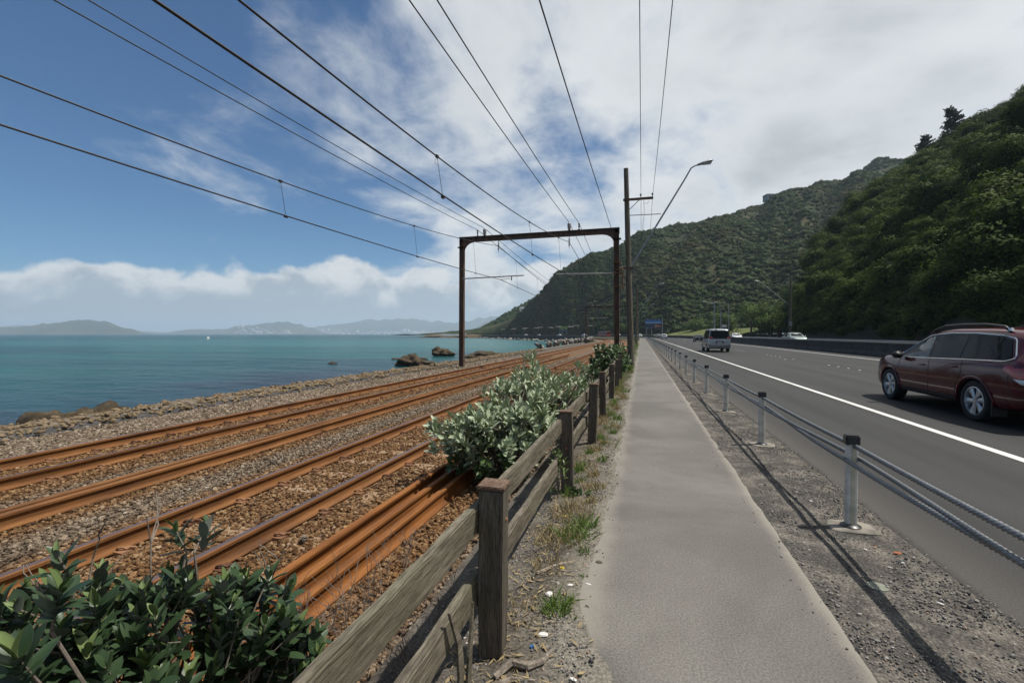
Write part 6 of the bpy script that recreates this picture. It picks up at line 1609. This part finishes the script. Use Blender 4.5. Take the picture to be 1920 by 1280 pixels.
def billboard(loc, rz, w, h, zb, mat, label, lamps=True):
    t = thing('billboard', loc, label, 'billboard', rz=rz)
    m = MB(); m.v = [(-w/2, -.12, zb), (w/2, -.12, zb), (w/2, -.12, zb+h), (-w/2, -.12, zb+h)]; m.f = [(0, 1, 2, 3)]; m.mi = [0]; m.uv = [(0, 0), (1, 0), (1, 1), (0, 1)]
    MB().box((0, 0, zb+h/2), (w+.1, .2, h+.1)).build('frame', 'trim_black', t); m.build('poster', mat, t)
    for k in (-.42, -.1, .4): MB().box((w*k, .2, zb/2), (.35, .35, zb+.6)).build('post', 'lamp_grey', t)
    if lamps:
        m = MB(); m.box((-w*.12, -1.2, zb+h+.35), (w*.95, .08, .08)); m.build('lamp_rail', 'lamp_grey', t)
        for k in (-.35, -.12, .1, .32): MB().box((w*k, -1.25, zb+h+.40), (.9, .3, .25), taper=.7).build('floodlight', 'lamp_grey', t)
        for k in (-.35, .32): MB().tube([(w*k, 0, zb+h), (w*k, -1.2, zb+h+.32)], .05, 6).build('bracket', 'lamp_grey', t)
    return t
billboard((6.4, 272, 0), .02, 8.9, 5.2, 4.4, 'billboard_print', 'blue billboard with an orange block on posts at the road bend')
P = ROAD(30.5, 345, 0); billboard((-58, 348, 0), .25, 6.5, 4.2, 3.4, 'hoarding_print', 'small green and blue hoarding under the hill by the bay road', False)
# house on the ridge
t = thing('hilltop_house', (127, 527, 139.6), 'small blue grey house perched on the ridge of the long hill', 'house', rz=.3)
MB().box((0, 0, 1.6), (11, 8, 6)).build('wall', 'house_wall', t); MB().box((-1.0, 0, 5.0), (9.6, 8.6, .8), taper=.96).build('roof', 'roof_grey', t); MB().box((6.3, 0, 1.6), (3.5, 7, 5)).build('wing', 'house_white', t)
for k in (-3, 0, 3):
    for z in (1.2, 3.4): w_ = MB().box((k, -4.02, z), (1.9, .08, 1.5)).build('window', 'car_glass', t)
for k in (-2, 2): MB().box((-5.52, k, 3.2), (.08, 1.8, 1.5)).build('window', 'car_glass', t)
P = loft_eval(HEAD, 3.2, .55, .7)
t = thing('headland_house', (P.x, P.y, P.z-1), 'tiny white house on the hazy headland slope', 'house')
MB().box((0, 0, 3), (7, 7, 6)).build('wall', 'house_white', t)
m = MB(); m.add([(-4, -4, 6), (4, -4, 6), (4, 4, 6), (-4, 4, 6), (-4, 0, 8.5), (4, 0, 8.5)], [(0, 1, 5, 4), (2, 3, 4, 5), (0, 4, 3), (1, 2, 5), (3, 2, 1, 0)]); m.build('roof', 'roof_grey', t)
MB().box((0, -3.52, 3.5), (2, .06, 1.6)).build('window', 'car_glass', t)
# buoy / small boat out on the water
t = thing('motor_boat', (-281, 239, SEA), 'tiny white motor boat far out on the open water', 'boat', rz=.8)
m = MB(); m.add([(-.8, -2.6, .7), (.8, -2.6, .7), (.9, 0, .8), (0, 3, 1.1), (-.9, 0, .8), (-.5, -2.5, -.2), (.5, -2.5, -.2), (.5, 0, -.2), (0, 2.2, -.1), (-.5, 0, -.2)], [(0, 1, 2, 3, 4), (0, 5, 6, 1), (1, 6, 7, 2), (2, 7, 8, 3), (3, 8, 9, 4), (4, 9, 5, 0)]); m.build('hull', 'house_white', t)
MB().box((0, -.3, 1.4), (1.1, 1.6, 1.2), taper=.8).build('cabin', 'house_white', t)
# cable brackets: sign plates on poles
MB().box((0, 0, 0), (1.0, .04, .6)).build('sign_plate', 'house_white', None, label='small white sign plate on the shorter grey pole behind the van', category='sign').location = (17.9, 111.8, 3.4)
MB().box((0, 0, 0), (.55, .05, .75)).build('sign_plate', 'lamp_grey', None, label='grey box plate low on the dark lamp pole by the hill', category='sign').location = (25.0, 89.76, 3.4)
# driftwood by the near fence post
def stick(pts, r, label):
    pts = [(x, y, z+.035) for x, y, z in pts]; m = MB(); m.tube(pts, r, 7); return m.build('driftwood', 'driftwood', label=label, category='driftwood')
stick([(-.66, 2.02, -.055), (-.60, 2.10, -.025), (-.52, 2.10, -.03), (-.46, 2.15, -.03), (-.43, 2.25, -.035)], [.016, .02, .02, .015, .008], 'forked bleached driftwood branch at the foot of the red-capped post')
stick([(-.70, 1.92, -.05), (-.58, 2.02, -.045), (-.47, 2.04, -.045)], [.01, .012, .006], 'thin straight driftwood stick beside the forked branch')
stick([(-.68, 3.0, -.06), (-.56, 3.12, -.05), (-.45, 3.2, -.045), (-.42, 3.28, -.05)], [.012, .014, .01, .005], 'bent pale stick lying in the straw past the red-capped post')
stick([(-.72, 1.75, -.06), (-.62, 1.80, -.03), (-.56, 1.92, -.045), (-.52, 1.98, -.05)], [.008, .011, .009, .004], 'curved twig before the red-capped post')
stick([(-.64, 5.9, -.08), (-.52, 6.05, -.05), (-.40, 6.06, -.035)], [.03, .026, .012], 'grey branch lying under the fence past the bolted post')
# litter
def chip(loc, sx, sy, mat, label, cat, seed, rz):
    m = MB(); r_ = random.Random(seed); n = 9; vs = []
    for z, k in ((0, 1.), (.35, .75)):
        for a in range(n): th = 2*math.pi*a/n; q = 1+.25*nz(math.cos(th)*1.3+seed, math.sin(th)*1.3); vs.append((sx*q*k*math.cos(th), sy*q*k*math.sin(th), z*min(sx, sy)))
    m.add(vs, [(a, (a+1) % n, n+(a+1) % n, n+a) for a in range(n)]+[tuple(range(n, 2*n)), tuple(range(n))[::-1]])
    o = m.build(cat.replace(' ', '_'), mat, label=label, category=cat); o.location = loc; o.rotation_euler = (r_.uniform(-.15, .15), r_.uniform(-.15, .15), rz); return o
L_ = [((-.50, 2.36, -.045), .03, .018, 'shell_white', 'large ribbed white shell near the foot of the red-capped post', 'shell', .1), ((-.30, 2.09, -.02), .02, .01, 'shell_white', 'white shell at the path edge before the red-capped post', 'shell', -.3),
      ((-.43, 2.88, -.045), .022, .01, 'shell_white', 'white chip beside the grass tuft past the red-capped post', 'shell', .4), ((-.32, 2.92, -.03), .024, .008, 'shell_white', 'flat white flake between grass tuft and path', 'shell', -.2),
      ((-.54, 2.75, -.05), .03, .024, 'shell_white', 'crumpled white scrap left of the grass tuft', 'scrap', .7), ((-.52, 3.08, -.05), .018, .014, 'leaf_yellow', 'yellow fallen leaf in the straw by the fence', 'leaf', .3),
      ((-.66, 4.02, -.07), .024, .02, 'leaf_yellow', 'yellow leaf under the lower fence rail', 'leaf', 1.), ((-.535, 2.26, -.045), .016, .012, 'plastic_blue', 'blue plastic scrap by the driftwood', 'scrap', .5),
      ((-1.02, 2.0, -.16), .05, .03, 'plastic_green', 'pale green plastic piece behind the lower fence rail', 'scrap', .9), ((-.28, 3.22, -.02), .03, .022, 'bark', 'dark bark flake on the bare earth by the path', 'bark', -.6),
      ((1.82, 3.98, -.015), .032, .014, 'leaf_orange', 'orange leaf on the gravel past the paint-mark post footing', 'leaf', .2), ((1.71, 4.05, -.018), .012, .009, 'leaf_orange', 'small orange fragment by the post footing', 'leaf', .9),
      ((1.62, 3.98, -.018), .015, .008, 'shell_white', 'white shell bit touching the post footing', 'shell', -.8), ((1.66, 3.72, -.018), .017, .006, 'shell_white', 'white sliver on the gravel below the orange leaf', 'shell', -.6),
      ((1.78, 3.82, -.018), .013, .008, 'shell_white', 'white shell bit beside the orange leaf', 'shell', .3), ((1.73, 3.30, -.018), .018, .009, 'shell_white', 'white shell right of the round paint mark', 'shell', -.5), ((1.92, 2.93, -.018), .02, .013, 'shell_white', 'pale oval shell near the road edge', 'shell', .0),
      ((2.0, 2.8, -.03), .02, .012, 'shell_white', 'white shell on the dark grit at the road edge', 'shell', .6), ((1.58, 5.0, -.018), .02, .009, 'shell_white', 'white shell past the post footing', 'shell', .2), ((1.9, 2.5, -.02), .016, .008, 'leaf_orange', 'brown fallen leaf on the grit near the corner', 'leaf', .2)]
for i, (loc, sx, sy, mat, lab, cat, rz) in enumerate(L_): chip((loc[0], loc[1], vz(loc[0])+.006 if loc[0] < 0 else -.012), sx, sy, mat, lab, cat, 900+i, rz)
# round faded paint mark on the gravel
m = MB(); n_ = 22; vs = [(0, 0, 0)]+[(.062*math.cos(2*math.pi*k/n_)*(1+.12*nz(k*.9)), .055*math.sin(2*math.pi*k/n_)*(1+.12*nz(k*.7, 3)), 0) for k in range(n_)]
m.add(vs, [(0, 1+k, 1+(k+1) % n_) for k in range(n_)]); o = m.build('paint_mark', 'paint_mark', label='faded round paint spot on the gravel by the rope barrier', category='paint mark'); o.location = (1.46, 3.42, -.013)
# pine cones / dark tufts on the ballast
for i, (l, s) in enumerate([(-5.35, 5.6), (-3.05, 3.55)]):
    me = clump_mesh('dark_tuft', 800+i, 160, .5, 'twig', .4, flat=.7); me.materials[1] = MAT['bark']
    o = link('dark_tuft', me, None, (l, s, -.33), label=['dark dried tuft lying on the ballast beside the landward track', 'dark dried tuft lying by the bright spare rails'][i], category='dried plant'); o.scale = (.055, .055, .055)
# ------------------------------------------------------------------ haze: one even volume of air round the whole place
hm = bpy.data.materials.new('haze'); hm.use_nodes = True; ht = hm.node_tree; ht.nodes.clear()
hv = ht.nodes.new('ShaderNodeVolumePrincipled'); ho = ht.nodes.new('ShaderNodeOutputMaterial')
hv.inputs['Color'].default_value = (.68, .82, .97, 1); hv.inputs['Density'].default_value = 1.3e-4; hv.inputs['Anisotropy'].default_value = .2
ht.links.new(hv.outputs[0], ho.inputs['Volume']); MAT['haze'] = hm
m = MB(); m.box((-3500, 5500, 215), (25000, 19000, 442)); m.build('haze', 'haze', kind='stuff', label='thin pale sea haze over the whole bay', category='haze')
